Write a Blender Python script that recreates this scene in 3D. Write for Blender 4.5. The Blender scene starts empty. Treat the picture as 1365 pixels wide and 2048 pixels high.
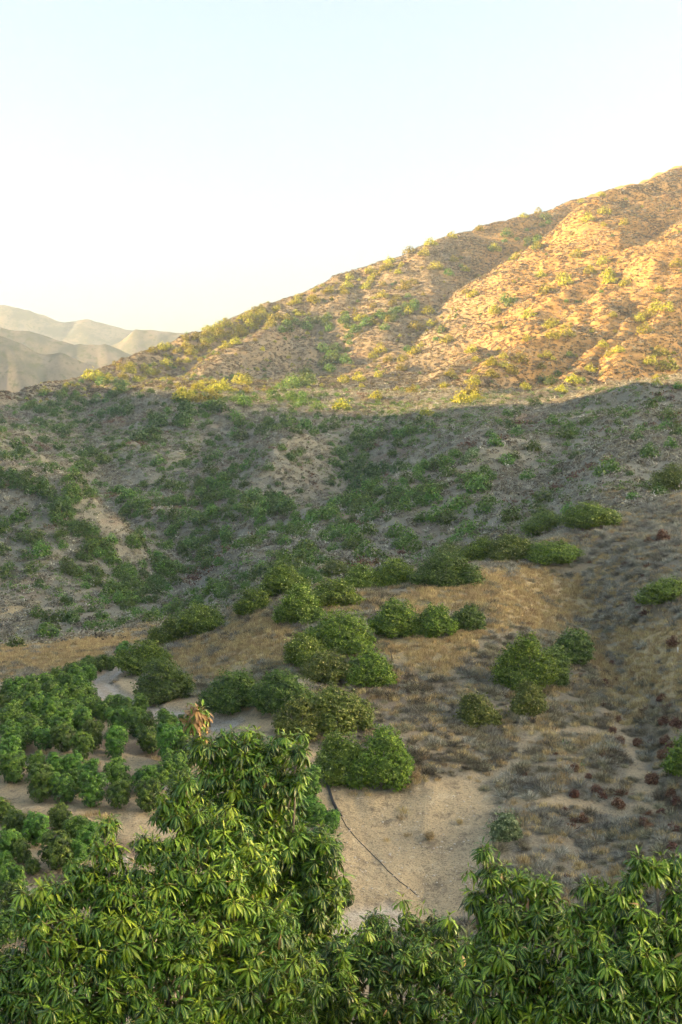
import bpy, math, random
import numpy as np

# ------------------------------------------------------------------ camera, sky, sun, exposure
F, CX, CY, HY = 2500.0, 682.5, 1024.0, 950.0      # focal length, centre and horizon row, in photo pixels
TH = math.atan((CY - HY) / F)
SUN_EL = math.radians(10.0)
HAZE = 0.00013
SUN_H = np.array([-0.997, -0.08])                  # horizontal direction towards the sun (left, a little behind)
scene = bpy.context.scene
cam_data = bpy.data.cameras.new("camera")
cam = bpy.data.objects.new("camera", cam_data)
scene.collection.objects.link(cam)
cam_data.sensor_fit = 'VERTICAL'
cam_data.sensor_height = 36.0
cam_data.lens = F / 2048.0 * 36.0
cam_data.clip_start = 0.5
cam_data.clip_end = 20000
cam.rotation_euler = (math.pi / 2 - TH, 0, 0)
scene.camera = cam

world = bpy.data.worlds.new("World")
scene.world = world
world.use_nodes = True
wn = world.node_tree
bg = wn.nodes["Background"]
sky = wn.nodes.new("ShaderNodeTexSky")
sky.sky_type = 'NISHITA'
sky.sun_disc = False
sky.sun_elevation = SUN_EL
sky.sun_rotation = -math.atan2(SUN_H[0], SUN_H[1])
sky.altitude = 300
sky.air_density = 1.0
sky.dust_density = 9.5
sky.ozone_density = 1.0
hsv = wn.nodes.new("ShaderNodeHueSaturation")
hsv.inputs['Saturation'].default_value = 0.95
wn.links.new(sky.outputs[0], hsv.inputs['Color'])
wn.links.new(hsv.outputs[0], bg.inputs['Color'])
bg.inputs['Strength'].default_value = 0.072

sun_data = bpy.data.lights.new("sun", 'SUN')
sun_data.energy = 3.9
sun_data.angle = math.radians(0.53)
sun_data.color = (1.0, 0.66, 0.32)
sun = bpy.data.objects.new("sun", sun_data)
scene.collection.objects.link(sun)
from mathutils import Vector, Matrix
sd = Vector((SUN_H[0] * math.cos(SUN_EL), SUN_H[1] * math.cos(SUN_EL), math.sin(SUN_EL)))
sun.rotation_euler = sd.to_track_quat('Z', 'Y').to_euler()
sun.location = sd * 2000

vs = scene.view_settings
vs.view_transform = 'Standard'
vs.look = 'None'
vs.exposure = 3.28
vs.gamma = 1.0
vs.use_curve_mapping = False
scene.render.engine = 'CYCLES'
cy = scene.cycles
cy.max_bounces = 6
cy.diffuse_bounces = 3
cy.glossy_bounces = 1
cy.transmission_bounces = 2
cy.transparent_max_bounces = 4
cy.volume_bounces = 1
cy.use_adaptive_sampling = True
cy.adaptive_threshold = 0.03
cy.use_denoising = True
cy.sample_clamp_indirect = 4.0

random.seed(7)
rng = np.random.default_rng(7)

# ------------------------------------------------------------------ small tools
def ray(px, py):
    u, v = (px - CX) / F, (py - CY) / F
    return np.array([u, math.cos(TH) - v * math.sin(TH), -math.sin(TH) - v * math.cos(TH)])

def se(px, py):
    """direction of a photo pixel as (x/y, z/y)"""
    u, v = (np.asarray(px, float) - CX) / F, (np.asarray(py, float) - CY) / F
    yy = math.cos(TH) - v * math.sin(TH)
    return u / yy, (-math.sin(TH) - v * math.cos(TH)) / yy

def project(x, y, z):
    fw = y * math.cos(TH) - z * math.sin(TH)
    up = y * math.sin(TH) + z * math.cos(TH)
    return CX + F * x / fw, CY - F * up / fw

def _hash(ix, iy, seed):
    h = (ix.astype(np.int64) * 374761393 + iy.astype(np.int64) * 668265263 + seed * 1442695041) & 0xffffffff
    h = ((h ^ (h >> 13)) * 1274126177) & 0xffffffff
    return ((h ^ (h >> 16)) & 0xffff) / 65535.0

def noise(x, y, seed=0):
    """gradient noise, about -1..1"""
    x = np.asarray(x, float); y = np.asarray(y, float)
    ix, iy = np.floor(x), np.floor(y)
    fx, fy = x - ix, y - iy
    ix, iy = ix.astype(np.int64), iy.astype(np.int64)
    u, v = fx * fx * fx * (fx * (fx * 6 - 15) + 10), fy * fy * fy * (fy * (fy * 6 - 15) + 10)
    def g(dx, dy):
        a = _hash(ix + dx, iy + dy, seed) * 6.2831853
        return np.cos(a) * (fx - dx) + np.sin(a) * (fy - dy)
    n0 = g(0, 0) * (1 - u) + g(1, 0) * u
    n1 = g(0, 1) * (1 - u) + g(1, 1) * u
    return (n0 * (1 - v) + n1 * v) * 1.5

def fbm(x, y, octv=4, seed=0, gain=0.5, ridged=False):
    s = 0.0; a = 1.0; tot = 0.0
    for o in range(octv):
        n = noise(x * 2 ** o + 17.3 * o, y * 2 ** o - 9.1 * o, seed + o)
        if ridged: n = 1 - 2 * np.abs(n)
        s = s + a * n; tot += a; a *= gain
    return s / tot

def sstep(a, b, x):
    t = np.clip((x - a) / (b - a), 0, 1)
    return t * t * (3 - 2 * t)

def poly_dist(X, Y, pts):
    """distance to a polyline in the ground plane, and the fraction along it"""
    best = np.full(np.shape(X), 1e9); frac = np.zeros(np.shape(X))
    pts = np.asarray(pts, float); n = len(pts) - 1
    for i in range(n):
        ax, ay = pts[i][:2]; bx, by = pts[i + 1][:2]
        dx, dy = bx - ax, by - ay
        t = np.clip(((X - ax) * dx + (Y - ay) * dy) / max(dx * dx + dy * dy, 1e-9), 0, 1)
        d = np.hypot(X - ax - t * dx, Y - ay - t * dy)
        m = d < best
        best = np.where(m, d, best); frac = np.where(m, (i + t) / n, frac)
    return best, frac

def in_poly(px, py, poly):
    inside = np.zeros(np.shape(px), bool)
    n = len(poly)
    for i in range(n):
        x1, y1 = poly[i]; x2, y2 = poly[(i + 1) % n]
        c = (y1 > py) != (y2 > py)
        inside ^= c & (px < (x2 - x1) * (py - y1) / (y2 - y1 + 1e-12) + x1)
    return inside

def mesh_obj(name, verts, faces, mat=None, parent=None, smooth=False, link=True, faces_np=None):
    me = bpy.data.meshes.new(name)
    if faces_np is not None:
        fn = np.asarray(faces_np, np.int32); k = fn.shape[1]
        me.vertices.add(len(verts)); me.vertices.foreach_set('co', np.asarray(verts, np.float32).ravel())
        me.loops.add(fn.size); me.loops.foreach_set('vertex_index', fn.ravel())
        me.polygons.add(len(fn)); me.polygons.foreach_set('loop_start', np.arange(0, fn.size, k, dtype=np.int32))
        me.update(calc_edges=True)
    else:
        me.from_pydata([tuple(map(float, v)) for v in verts], [], faces)
    if smooth:
        me.polygons.foreach_set('use_smooth', np.ones(len(me.polygons), bool))
    if mat is not None: me.materials.append(mat)
    ob = bpy.data.objects.new(name, me)
    if link: scene.collection.objects.link(ob)
    if parent is not None: ob.parent = parent
    return ob

def tag(o, label=None, cat=None, group=None, kind=None):
    if label: o["label"] = label
    if cat: o["category"] = cat
    if group: o["group"] = group
    if kind: o["kind"] = kind
    return o

def empty(name, loc=(0, 0, 0), rz=0.0):
    o = bpy.data.objects.new(name, None)
    o.empty_display_size = 0.3
    o.location = loc; o.rotation_euler = (0, 0, rz)
    scene.collection.objects.link(o)
    return o

def new_mat(name):
    m = bpy.data.materials.new(name); m.use_nodes = True
    nt = m.node_tree
    return m, nt, nt.nodes["Principled BSDF"]

def nd(nt, typ, **kw):
    n = nt.nodes.new(typ)
    for k, v in kw.items(): setattr(n, k, v)
    return n

def mixcol(nt, fac, a, b, blend='MIX'):
    n = nt.nodes.new("ShaderNodeMix"); n.data_type = 'RGBA'; n.blend_type = blend
    for sock, val in ((n.inputs[0], fac), (n.inputs[6], a), (n.inputs[7], b)):
        if hasattr(val, 'is_linked') or hasattr(val, 'links'): nt.links.new(val, sock)
        elif isinstance(val, (int, float)): sock.default_value = val
        else: sock.default_value = (*val, 1.0)
    return n.outputs[2]

def noise_tex(nt, scale, detail=4, rough=0.6, vec=None):
    n = nt.nodes.new("ShaderNodeTexNoise")
    n.inputs['Scale'].default_value = scale; n.inputs['Detail'].default_value = detail
    n.inputs['Roughness'].default_value = rough
    if vec is not None: nt.links.new(vec, n.inputs['Vector'])
    return n.outputs['Fac']

def ramp(nt, fac, p0, p1):
    n = nt.nodes.new("ShaderNodeMapRange"); n.interpolation_type = 'SMOOTHSTEP'
    n.inputs[1].default_value = p0; n.inputs[2].default_value = p1
    nt.links.new(fac, n.inputs[0])
    return n.outputs[0]

# ------------------------------------------------------------------ terrain: heights of the ground, surveyed points
# (photo column, photo row, metres away); rows behind a crest are ground the photo cannot see
CP = []
def col(px, *pairs):
    for py, d in pairs: CP.append((px, py, d))
# orchard, road and knoll
col(-900, (1950, 60), (1700, 72), (1500, 95), (1380, 125), (1340, 150), (1330, 180), (1290, 230), (1150, 280), (1000, 330), (950, 420), (880, 560), (900, 760))
col(-450, (1950, 58), (1720, 70), (1540, 86), (1400, 110), (1360, 128), (1370, 145), (1330, 160), (1345, 200), (1290, 225), (1150, 258), (960, 305), (1010, 350), (900, 440), (860, 560), (900, 760))
col(0, (1960, 56), (1850, 62), (1720, 70), (1640, 76), (1540, 84), (1480, 91), (1400, 105), (1365, 117), (1370, 135), (1335, 148), (1292, 168), (1330, 198), (1275, 222), (1200, 243), (1120, 262), (1040, 280), (955, 300), (1030, 345), (920, 420))
col(150, (1880, 60), (1720, 70), (1600, 79), (1500, 89), (1420, 101), (1365, 114), (1345, 124), (1360, 140), (1318, 152), (1272, 174), (1310, 203), (1262, 224), (1190, 246), (1110, 268), (1032, 288), (1105, 335), (1010, 385), (930, 435))
col(300, (1880, 60), (1700, 72), (1600, 80), (1500, 90), (1420, 101), (1345, 116), (1292, 129), (1320, 150), (1240, 182), (1275, 210), (1225, 238), (1165, 262), (1110, 290), (1040, 345), (960, 395), (890, 455))
col(430, (1880, 62), (1700, 72), (1600, 80), (1440, 96), (1350, 108), (1270, 121), (1236, 130), (1280, 160), (1220, 215), (1165, 245), (1105, 285), (1040, 335), (960, 385), (880, 450))
col(550, (1880, 64), (1700, 74), (1560, 84), (1465, 91), (1400, 97), (1300, 109), (1215, 122), (1185, 131), (1225, 160), (1150, 215), (1095, 260), (1040, 305), (960, 355), (895, 400))
col(690, (1960, 62), (1822, 70), (1700, 76), (1600, 82), (1500, 89), (1400, 98), (1300, 108), (1205, 121), (1168, 133), (1205, 165), (1110, 225), (1040, 275), (980, 325), (930, 385), (860, 440))
col(850, (1960, 64), (1790, 74), (1680, 78), (1565, 84), (1450, 93), (1350, 102), (1250, 113), (1170, 126), (1138, 137), (1170, 168), (1080, 222), (1000, 275), (920, 335), (865, 390))
col(1000, (1960, 64), (1800, 72), (1700, 76), (1560, 85), (1450, 94), (1350, 103), (1250, 113), (1175, 124), (1122, 138), (1150, 172), (1050, 205), (960, 262), (880, 335), (830, 420))
col(1100, (1700, 75), (1450, 92), (1200, 124), (1075, 150), (1100, 178), (960, 250), (830, 400))
col(1200, (1960, 62), (1800, 70), (1650, 78), (1500, 87), (1400, 96), (1300, 108), (1200, 123), (1100, 141), (1032, 158), (1062, 176), (1000, 192), (920, 240), (850, 310), (800, 410))
col(1365, (1960, 60), (1800, 66), (1600, 76), (1450, 86), (1300, 100), (1150, 122), (1050, 145), (985, 165), (1010, 186), (940, 212), (880, 250), (820, 310), (770, 395))
col(1650, (1960, 58), (1800, 62), (1500, 76), (1250, 104), (1050, 140), (930, 172), (950, 195), (880, 225), (780, 310), (650, 440))
col(2200, (1960, 54), (1700, 62), (1400, 80), (1100, 120), (900, 172), (800, 230), (600, 370))
for px in (0, 150, 300, 430, 550, 690, 850, 1000, 1100, 1200, 1365, 1650, 2200):
    for (d, zz) in ((520, 30), (620, 42), (760, 54), (900, 56), (1080, 56), (1250, 40)):
        CP.append((px, 950 - (zz - (14 if px < 200 else 0)) / d * 2500, d))
WP = []                                                # (x, y, z) of ground close to the camera and behind the mountain
for sx in (-0.9, -0.5, -0.25, 0.0, 0.25, 0.5, 0.9):
    for (y, z) in ((3, -2.0), (6, -4.6), (10, -7.6), (15, -10.6), (24, -14.6), (40, -20.0)):
        WP.append((sx * y, y, z - 0.6 * sx))
    for (y, z) in ((1420, 10), (1520, -10)):
        WP.append((sx * y, y, z))
TS = 0.25
s_, e_ = se([p[0] for p in CP], [p[1] for p in CP])
t_ = np.log([p[2] for p in CP])
P = np.column_stack([np.concatenate([s_, [w[0] / w[1] for w in WP]]), np.concatenate([t_, [math.log(w[1]) for w in WP]]) * TS])
V = np.concatenate([e_, [w[2] / w[1] for w in WP]])
def _tps(a, b):
    d2 = (a[:, None, 0] - b[None, :, 0]) ** 2 + (a[:, None, 1] - b[None, :, 1]) ** 2
    return d2 * np.log(d2 + 1e-12)
n = len(P)
A = np.zeros((n + 3, n + 3))
A[:n, :n] = _tps(P, P) + np.eye(n) * 4e-5
A[:n, n] = 1; A[:n, n + 1:] = P; A[n:, :n] = A[:n, n:].T
W = np.linalg.solve(A, np.concatenate([V, np.zeros(3)]))

# grid: columns x/y, rows log y
sc_f = np.arange(-0.315, 0.3151, 0.00128)
sc_o = np.array([0.33, 0.35, 0.38, 0.42, 0.46, 0.5, 0.56, 0.62, 0.7, 0.8, 0.9, 1.0])
S = np.concatenate([-sc_o[::-1], sc_f, sc_o])
Tt = np.concatenate([np.linspace(math.log(2.2), math.log(52), 40, endpoint=False),
                     np.linspace(math.log(52), math.log(180), 390, endpoint=False),
                     np.linspace(math.log(180), math.log(1100), 380, endpoint=False),
                     np.linspace(math.log(1100), math.log(1500), 14)])
SS, TT = np.meshgrid(S, Tt)                             # [row, column]
def eval_e(s, t):
    q = np.column_stack([s.ravel(), t.ravel() * TS]); out = np.empty(len(q))
    for i in range(0, len(q), 20000):
        c = q[i:i + 20000]
        out[i:i + 20000] = _tps(c, P) @ W[:n] + W[n] + c @ W[n + 1:]
    return out.reshape(s.shape)
# coarse evaluation, then bilinear on the fine grid (the surface is smooth)
Sc = np.concatenate([-sc_o[::-1], np.linspace(-0.315, 0.315, 100), sc_o]); Tc = np.concatenate([np.linspace(Tt[0], math.log(52), 30, endpoint=False), np.linspace(math.log(52), Tt[-1], 230)])
a_, b_ = np.meshgrid(Sc, Tc)
Ec = eval_e(a_, b_)
def bil(grid, gs, gt, s, t):
    i = np.clip(np.searchsorted(gs, s) - 1, 0, len(gs) - 2); j = np.clip(np.searchsorted(gt, t) - 1, 0, len(gt) - 2)
    fs = np.clip((s - gs[i]) / (gs[i + 1] - gs[i]), 0, 1); ft = np.clip((t - gt[j]) / (gt[j + 1] - gt[j]), 0, 1)
    return (grid[j, i] * (1 - fs) + grid[j, i + 1] * fs) * (1 - ft) + (grid[j + 1, i] * (1 - fs) + grid[j + 1, i + 1] * fs) * ft
E = bil(Ec, Sc, Tc, SS, TT)
YY = np.exp(TT); XX = SS * YY

# crest lines of the mountain: (photo column, photo row, metres away), flank slopes; the ground is the upper envelope of their flanks
CRESTS = [
 ([(-200, 850, 560), (0, 803, 640), (100, 778, 690), (200, 747, 735), (300, 708, 785), (400, 667, 815), (550, 616, 860), (690, 558, 900), (850, 497, 930), (1000, 452, 1010), (1100, 426, 1065), (1200, 388, 1110), (1365, 338, 1130), (1650, 217, 1140), (2200, 100, 1140)], 0.62),
 ([(1650, 225, 1120), (1500, 285, 1085), (1365, 341, 1035), (1290, 372, 960), (1200, 404, 872), (1100, 474, 856), (1000, 546, 842), (850, 646, 820), (760, 712, 808), (690, 775, 792), (640, 800, 770)], 0.72),
 ([(1650, 300, 800), (1365, 452, 778), (1270, 502, 771), (1180, 536, 764), (1100, 590, 758), (1000, 644, 750), (900, 694, 742), (830, 736, 732), (740, 785, 705)], 0.66),
 ([(1480, 480, 760), (1400, 560, 700), (1343, 616, 660), (1325, 648, 640), (1258, 701, 600), (1225, 760, 560), (1214, 803, 520)], 0.85),
 ([(1260, 645, 665), (1237, 677, 640), (1193, 721, 600), (1170, 757, 570), (1111, 795, 520), (1050, 832, 470)], 0.75),
 ([(1200, 640, 670), (1152, 662, 650), (1062, 688, 625), (1000, 724, 600), (960, 762, 570), (870, 822, 500)], 0.70),
 ([(640, 582, 880), (564, 641, 830), (490, 691, 780), (411, 747, 725), (350, 790, 660), (300, 830, 600)], 0.68),
 ([(960, 700, 690), (920, 745, 640), (850, 800, 560)], 0.65),
 ([(1240, 545, 755), (1222, 580, 715), (1196, 640, 670)], 0.75),
 ([(780, 540, 905), (740, 600, 870), (700, 650, 850)], 0.7),
 ([(250, 745, 745), (180, 800, 650), (100, 850, 570)], 0.6),
 ([(150, 775, 700), (60, 830, 600), (0, 865, 540)], 0.6),
 ([(480, 790, 640), (420, 840, 560), (350, 868, 500), (280, 893, 460)], 0.6),
 ([(1330, 400, 900), (1250, 410, 885), (1205, 425, 872)], 0.7),
]
def tents():
    Z = np.full(E.shape, -999.0)
    rows = YY[:, 0] > 380
    X2, Y2 = XX[rows] + 7 * noise(XX[rows] / 55, YY[rows] / 55, 21) + 3 * noise(XX[rows] / 19, YY[rows] / 19, 22), YY[rows] + 7 * noise(XX[rows] / 55, YY[rows] / 55, 23) + 3 * noise(XX[rows] / 19, YY[rows] / 19, 24)
    best = np.full(X2.shape, -999.0)
    for pts, sl in CRESTS:
        L = []
        for (px, py, d) in pts:
            r_ = ray(px, py); L.append(r_ * d / r_[1])
        zt = np.full(X2.shape, -999.0)
        for i in range(len(L) - 1):
            ax, ay, az = L[i]; bx, by, bz = L[i + 1]; dx, dy = bx - ax, by - ay
            t = np.clip(((X2 - ax) * dx + (Y2 - ay) * dy) / (dx * dx + dy * dy), 0, 1)
            dist = np.hypot(X2 - ax - t * dx, Y2 - ay - t * dy)
            zt = np.maximum(zt, az + t * (bz - az) - sl * (np.sqrt(dist * dist + 25) - 5))
        best = np.maximum(best, zt)
    Z[rows] = best
    return Z
zb = E * YY; zt_ = tents(); kk = 3.0
hh = np.clip(0.5 + 0.5 * (zt_ - zb) / kk, 0, 1)
E = (zb * (1 - hh) + np.maximum(zt_, -200) * hh + kk * hh * (1 - hh)) / YY

def cast(px, py, tmin=3.9):
    """first ground point seen at a photo pixel: (x, y, z) or None"""
    s, e = se(px, py)
    s = float(s); e = float(e)
    i = int(np.clip(np.searchsorted(S, s) - 1, 0, len(S) - 2)); f = (s - S[i]) / (S[i + 1] - S[i])
    c = E[:, i] * (1 - f) + E[:, i + 1] * f
    hit = np.nonzero((c >= e) & (Tt >= tmin))[0]
    if len(hit) == 0: return None
    j = hit[0]
    if j == 0: return None
    g = (e - c[j - 1]) / max(c[j] - c[j - 1], 1e-9); g = min(max(g, 0), 1)
    y = math.exp(Tt[j - 1] + g * (Tt[j] - Tt[j - 1]))
    return np.array([s * y, y, e * y])

def ground(x, y):
    x = np.asarray(x, float); y = np.asarray(y, float)
    return bil(E, S, Tt, x / y, np.log(y)) * y

def castline(pts, tmin=3.9):
    out = []
    for p in pts:
        c = cast(p[0], p[1], tmin)
        if c is None:                                    # on or above the skyline: use the highest point of that column
            s, e = se(p[0], p[1]); i = int(np.argmin(abs(S - float(s)))); j = int(np.argmax(np.where(Tt > tmin, E[:, i], -9)))
            y = math.exp(Tt[j]); c = np.array([S[i] * y, y, E[j, i] * y])
        out.append(c)
    return np.array(out)

# spurs and gullies of the hillsides: photo polyline, height in metres (negative: gully), half width
SPURS = [
 ([(1226, 569), (1200, 605), (1176, 642), (1185, 670)], -3.5, 6),
 ([(400, 852), (340, 870), (280, 893), (234, 905), (170, 935), (126, 958), (88, 985)], 6, 13),
 ([(470, 840), (400, 900), (330, 950)], 4, 9), ([(430, 880), (370, 930), (300, 975)], -4, 9),
 ([(260, 850), (200, 900), (120, 930), (50, 950)], -6, 16),
 ([(200, 800), (130, 850), (40, 900)], 4, 16),
 ([(620, 895), (564, 909), (540, 958), (490, 1008)], 5, 9),
 ([(720, 900), (700, 950), (640, 990), (580, 1010)], -6, 14),
 ([(800, 890), (740, 930), (690, 965)], -6, 12),
 ([(187, 1031), (264, 1031), (320, 1050), (450, 1056), (590, 1066), (640, 1058)], 3.5, 8),
 ([(330, 1170), (300, 1130), (250, 1090), (200, 1050)], -5, 10),
 ([(240, 1060), (250, 1110), (290, 1150)], 3, 7),
 ([(420, 1170), (380, 1110), (330, 1070)], -4, 8), ([(500, 1140), (470, 1110)], 3, 6),
 ([(1365, 818), (1229, 830), (1170, 850), (1111, 883), (1038, 924), (982, 964), (900, 1012)], 5, 10),
 ([(1140, 850), (1080, 880), (1000, 910), (930, 945), (840, 985)], -4, 10),
 ([(1000, 860), (930, 920), (850, 960), (760, 1010)], 3, 8),
 ([(960, 970), (880, 1020), (780, 1075)], 2.5, 6), ([(1010, 1010), (900, 1060), (820, 1100)], -2.5, 7),
]
NEAR = [
 ([(1130, 1130), (1190, 1190), (1215, 1250), (1250, 1340), (1290, 1420), (1340, 1520), (1400, 1620)], -3.2, 5.0),
 ([(1110, 1240), (1180, 1290), (1230, 1440), (1290, 1580), (1340, 1660)], 0.9, 3.0),
 ([(-80, 965), (50, 982), (130, 1030), (190, 1070), (250, 1130)], 8, 15),
]
dz = np.zeros_like(E)
for pts, amp, w in SPURS + NEAR:
    L = castline(pts)
    d, fr = poly_dist(XX, YY, L)
    dz += amp * np.exp(-np.abs(d / w) ** 1.4) * np.minimum(1, 0.35 + 3 * np.minimum(fr, 1 - fr) + 0.35)
far = sstep(170, 330, YY)
mtn = sstep(330, 480, YY)
wx = XX + 14 * noise(XX / 90, YY / 90, 3); wy = YY + 14 * noise(XX / 90, YY / 90, 4)
right = sstep(-60, 10, XX) * mtn
ua = wx * 0.86 + wy * 0.51; un = -wx * 0.51 + wy * 0.86      # along and across the spurs of the sunlit mountain
dz += far * (4.0 - 1.2 * mtn - 1.6 * right) * fbm(wx / 60, wy / 60, 4, 11, 0.5, True)
dz += mtn * (1 - right) * 2.0 * fbm(wx / 23 + wy / 60, wy / 55, 3, 31, 0.5, True)
dz += right * (3.0 * fbm(un / 40, ua / 120, 3, 35, 0.5, True) + 2.3 * fbm(un / 15, ua / 70, 4, 39, 0.55, True))
dz += far * 0.9 * fbm(XX / 9, YY / 9, 3, 51)
knoll = sstep(60, 75, YY) * (1 - sstep(170, 260, YY))
dz += knoll * (0.45 * fbm(XX / 9, YY / 9, 4, 71) + 0.10 * fbm(XX / 1.7, YY / 1.7, 3, 91))
E = E + dz / YY
PXg, PYg = project(XX, YY, E * YY)

# ------------------------------------------------------------------ ground cover masks (where soil, gravel, grass and scrub lie)
ROAD = castline([(236, 1334), (212, 1352), (200, 1368), (222, 1388), (262, 1404), (305, 1417), (360, 1429), (420, 1440), (455, 1446)])
TRACK = castline([(480, 1455), (545, 1478), (600, 1520), (636, 1590), (662, 1670), (690, 1760), (705, 1812)])
PAD = castline([(620, 1900), (680, 1856), (722, 1834), (790, 1830)])
BENCH = [castline(p) for p in (
    [(-60, 1490), (40, 1508), (100, 1529), (190, 1549), (290, 1562), (360, 1568)],
    [(-60, 1648), (60, 1652), (130, 1672), (220, 1700), (320, 1712)],
    [(-60, 1752), (40, 1762), (120, 1776), (240, 1800)],
    [(60, 1466), (160, 1476), (250, 1494), (340, 1512)],
    [(-60, 1860), (60, 1868), (200, 1890)])]
d_road, _ = poly_dist(XX, YY, ROAD)
d_track, _ = poly_dist(XX, YY, TRACK)
d_pad, _ = poly_dist(XX, YY, PAD)
jit = 0.35 * fbm(XX / 1.6, YY / 1.6, 3, 201)
near_m = (YY > 50) & (YY < 150)
m_road = np.where(near_m, np.maximum(1 - sstep(1.0, 1.45, d_road + jit), 1 - sstep(0.7, 1.6, d_pad + 1.8 * jit)), 0)
m_track = np.where(near_m, 1 - sstep(2.2, 3.2, d_track + 2 * jit), 0)
verge = np.where(near_m, 1 - sstep(2.6, 4.6, d_road + 3 * jit), 0)
BARE = [(560, 1478), (600, 1500), (640, 1545), (700, 1596), (780, 1590), (835, 1562), (905, 1548), (955, 1545), (978, 1590), (990, 1650),
        (1006, 1710), (960, 1770), (960, 1830), (640, 1890), (620, 1700), (600, 1560)]
jx = 22 * fbm(XX / 3.2, YY / 3.2, 3, 211); jy = 22 * fbm(XX / 3.2, YY / 3.2, 3, 221)
m_bare = np.where((YY > 55) & (YY < 105) & in_poly(PXg + jx, PYg + jy, BARE), 1.0, 0.0)
ORCH = [(-900, 1372), (100, 1350), (200, 1335), (206, 1395), (330, 1438), (470, 1462), (560, 1490), (640, 1600), (690, 1760), (600, 2100), (-900, 2300)]
m_orch = np.where((YY > 50) & (YY < 128) & in_poly(PXg + 0.4 * jx, PYg + 0.4 * jy, ORCH), 1.0, 0.0)
CUT = [(232, 1345), (270, 1350), (300, 1400), (380, 1385), (420, 1400), (420, 1440), (300, 1416), (240, 1392)]
m_cut = np.where(near_m & in_poly(PXg + 0.5 * jx, PYg + 0.5 * jy, CUT), 1.0, 0.0)
for k, B in enumerate(BENCH):                                   # terraces cut into the orchard slope
    d, _ = poly_dist(XX, YY, B)
    E += np.where(near_m & (m_orch > 0), (-0.55 * np.exp(-(d / 0.9) ** 2) + 0.15 * np.exp(-((d - 2.0) / 0.8) ** 2)) / YY, 0)
E += np.where(near_m, -0.25 * np.maximum(m_road, 0.6 * m_track) / YY, 0)
m_bench = np.zeros_like(E)
for B in BENCH[:3]:
    d, _ = poly_dist(XX, YY, B)
    m_bench = np.maximum(m_bench, np.where(near_m & (m_orch > 0), 1 - sstep(0.25, 0.6, d + 0.5 * jit), 0))
GOLD = [[(780, 1240), (800, 1190), (880, 1160), (985, 1142), (1120, 1140), (1175, 1170), (1185, 1225), (1100, 1262), (1010, 1262), (960, 1290), (930, 1330), (860, 1340), (790, 1330), (760, 1290)],
        [(330, 1345), (350, 1300), (430, 1262), (520, 1228), (600, 1262), (585, 1310), (470, 1350), (390, 1362)],
        [(1000, 1442), (1100, 1450), (1220, 1470), (1225, 1490), (1100, 1482), (1000, 1460)],
        [(1140, 1270), (1200, 1280), (1260, 1350), (1300, 1440), (1260, 1460), (1210, 1380)],
        [(1230, 1270), (1365, 1240), (1500, 1240), (1500, 1420), (1365, 1420), (1270, 1360)],
        [(-60, 1290), (100, 1285), (230, 1262), (300, 1245), (250, 1290), (120, 1335), (-60, 1345)],
        [(0, 1210), (60, 1205), (90, 1225), (60, 1240), (0, 1235)]]
m_gold = np.zeros_like(E)
gj = 1.6
for g in GOLD:
    m_gold = np.maximum(m_gold, np.where((YY > 60) & (YY < 300) & in_poly(PXg + gj * jx, PYg + gj * jy, g), 1.0, 0.0))
BANK = castline([(980, 1600), (1080, 1605), (1180, 1612), (1260, 1625), (1305, 1608), (1290, 1560), (1250, 1470), (1220, 1420)])
d_bank, _ = poly_dist(XX, YY, BANK)
PATHS = castline([(960, 1560), (1040, 1520), (1060, 1470), (1130, 1462), (1215, 1465)])
d_path, _ = poly_dist(XX, YY, PATHS)
m_path = np.where((YY > 60) & (YY < 130), np.maximum(1 - sstep(0.3, 1.1, d_bank + 2.2 * jit), 1 - sstep(0.25, 0.9, d_path + 2.2 * jit)), 0)
def blur(a, k=1):
    for _ in range(k):
        p = np.pad(a, 1, mode='edge')
        a = (p[:-2, 1:-1] + p[2:, 1:-1] + p[1:-1, :-2] + p[1:-1, 2:] + 2 * p[1:-1, 1:-1]) / 6
    return a
m_bare = blur(m_bare, 5); m_orch = blur(m_orch, 3); m_gold = blur(m_gold, 6); m_cut = blur(m_cut, 4)
m_soil = np.clip(np.maximum.reduce([m_bare, m_orch, m_cut, m_track, 0.8 * verge, 0.85 * m_path]), 0, 1)
ruts = 0.6 + 0.4 * np.exp(-((np.minimum(d_road, d_pad) - 0.62) / 0.25) ** 2) + 0.25 * jit       # two wheel tracks, a grassy crown between
gritty = np.clip(np.maximum(m_road * ruts, m_bench), 0, 1)

m_ter, nt, pb = new_mat("hillside_ground")
tc = nd(nt, "ShaderNodeTexCoord").outputs['Object']
at = nd(nt, "ShaderNodeAttribute", attribute_name="cover")
sp = nd(nt, "ShaderNodeSeparateColor"); nt.links.new(at.outputs['Color'], sp.inputs[0])
n_big = noise_tex(nt, 0.035, 5, 0.6, tc)
n_mid = noise_tex(nt, 0.22, 5, 0.65, tc)
n_fine = noise_tex(nt, 2.2, 5, 0.7, tc)
n_grain = noise_tex(nt, 9.0, 3, 0.7, tc)
wild = mixcol(nt, ramp(nt, n_mid, 0.38, 0.62), (0.28, 0.24, 0.16), (0.21, 0.195, 0.145))
wild = mixcol(nt, ramp(nt, n_big, 0.52, 0.64), wild, (0.24, 0.175, 0.115))
wild = mixcol(nt, ramp(nt, n_fine, 0.5, 0.72), wild, (0.13, 0.115, 0.085))
dry = mixcol(nt, ramp(nt, n_fine, 0.35, 0.7), (0.43, 0.355, 0.195), (0.32, 0.265, 0.15))
soil = mixcol(nt, ramp(nt, n_mid, 0.4, 0.65), (0.41, 0.335, 0.205), (0.34, 0.28, 0.175))
soil = mixcol(nt, ramp(nt, n_fine, 0.52, 0.75), soil, (0.25, 0.205, 0.13))
stain = noise_tex(nt, 0.55, 6, 0.75, tc)
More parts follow.
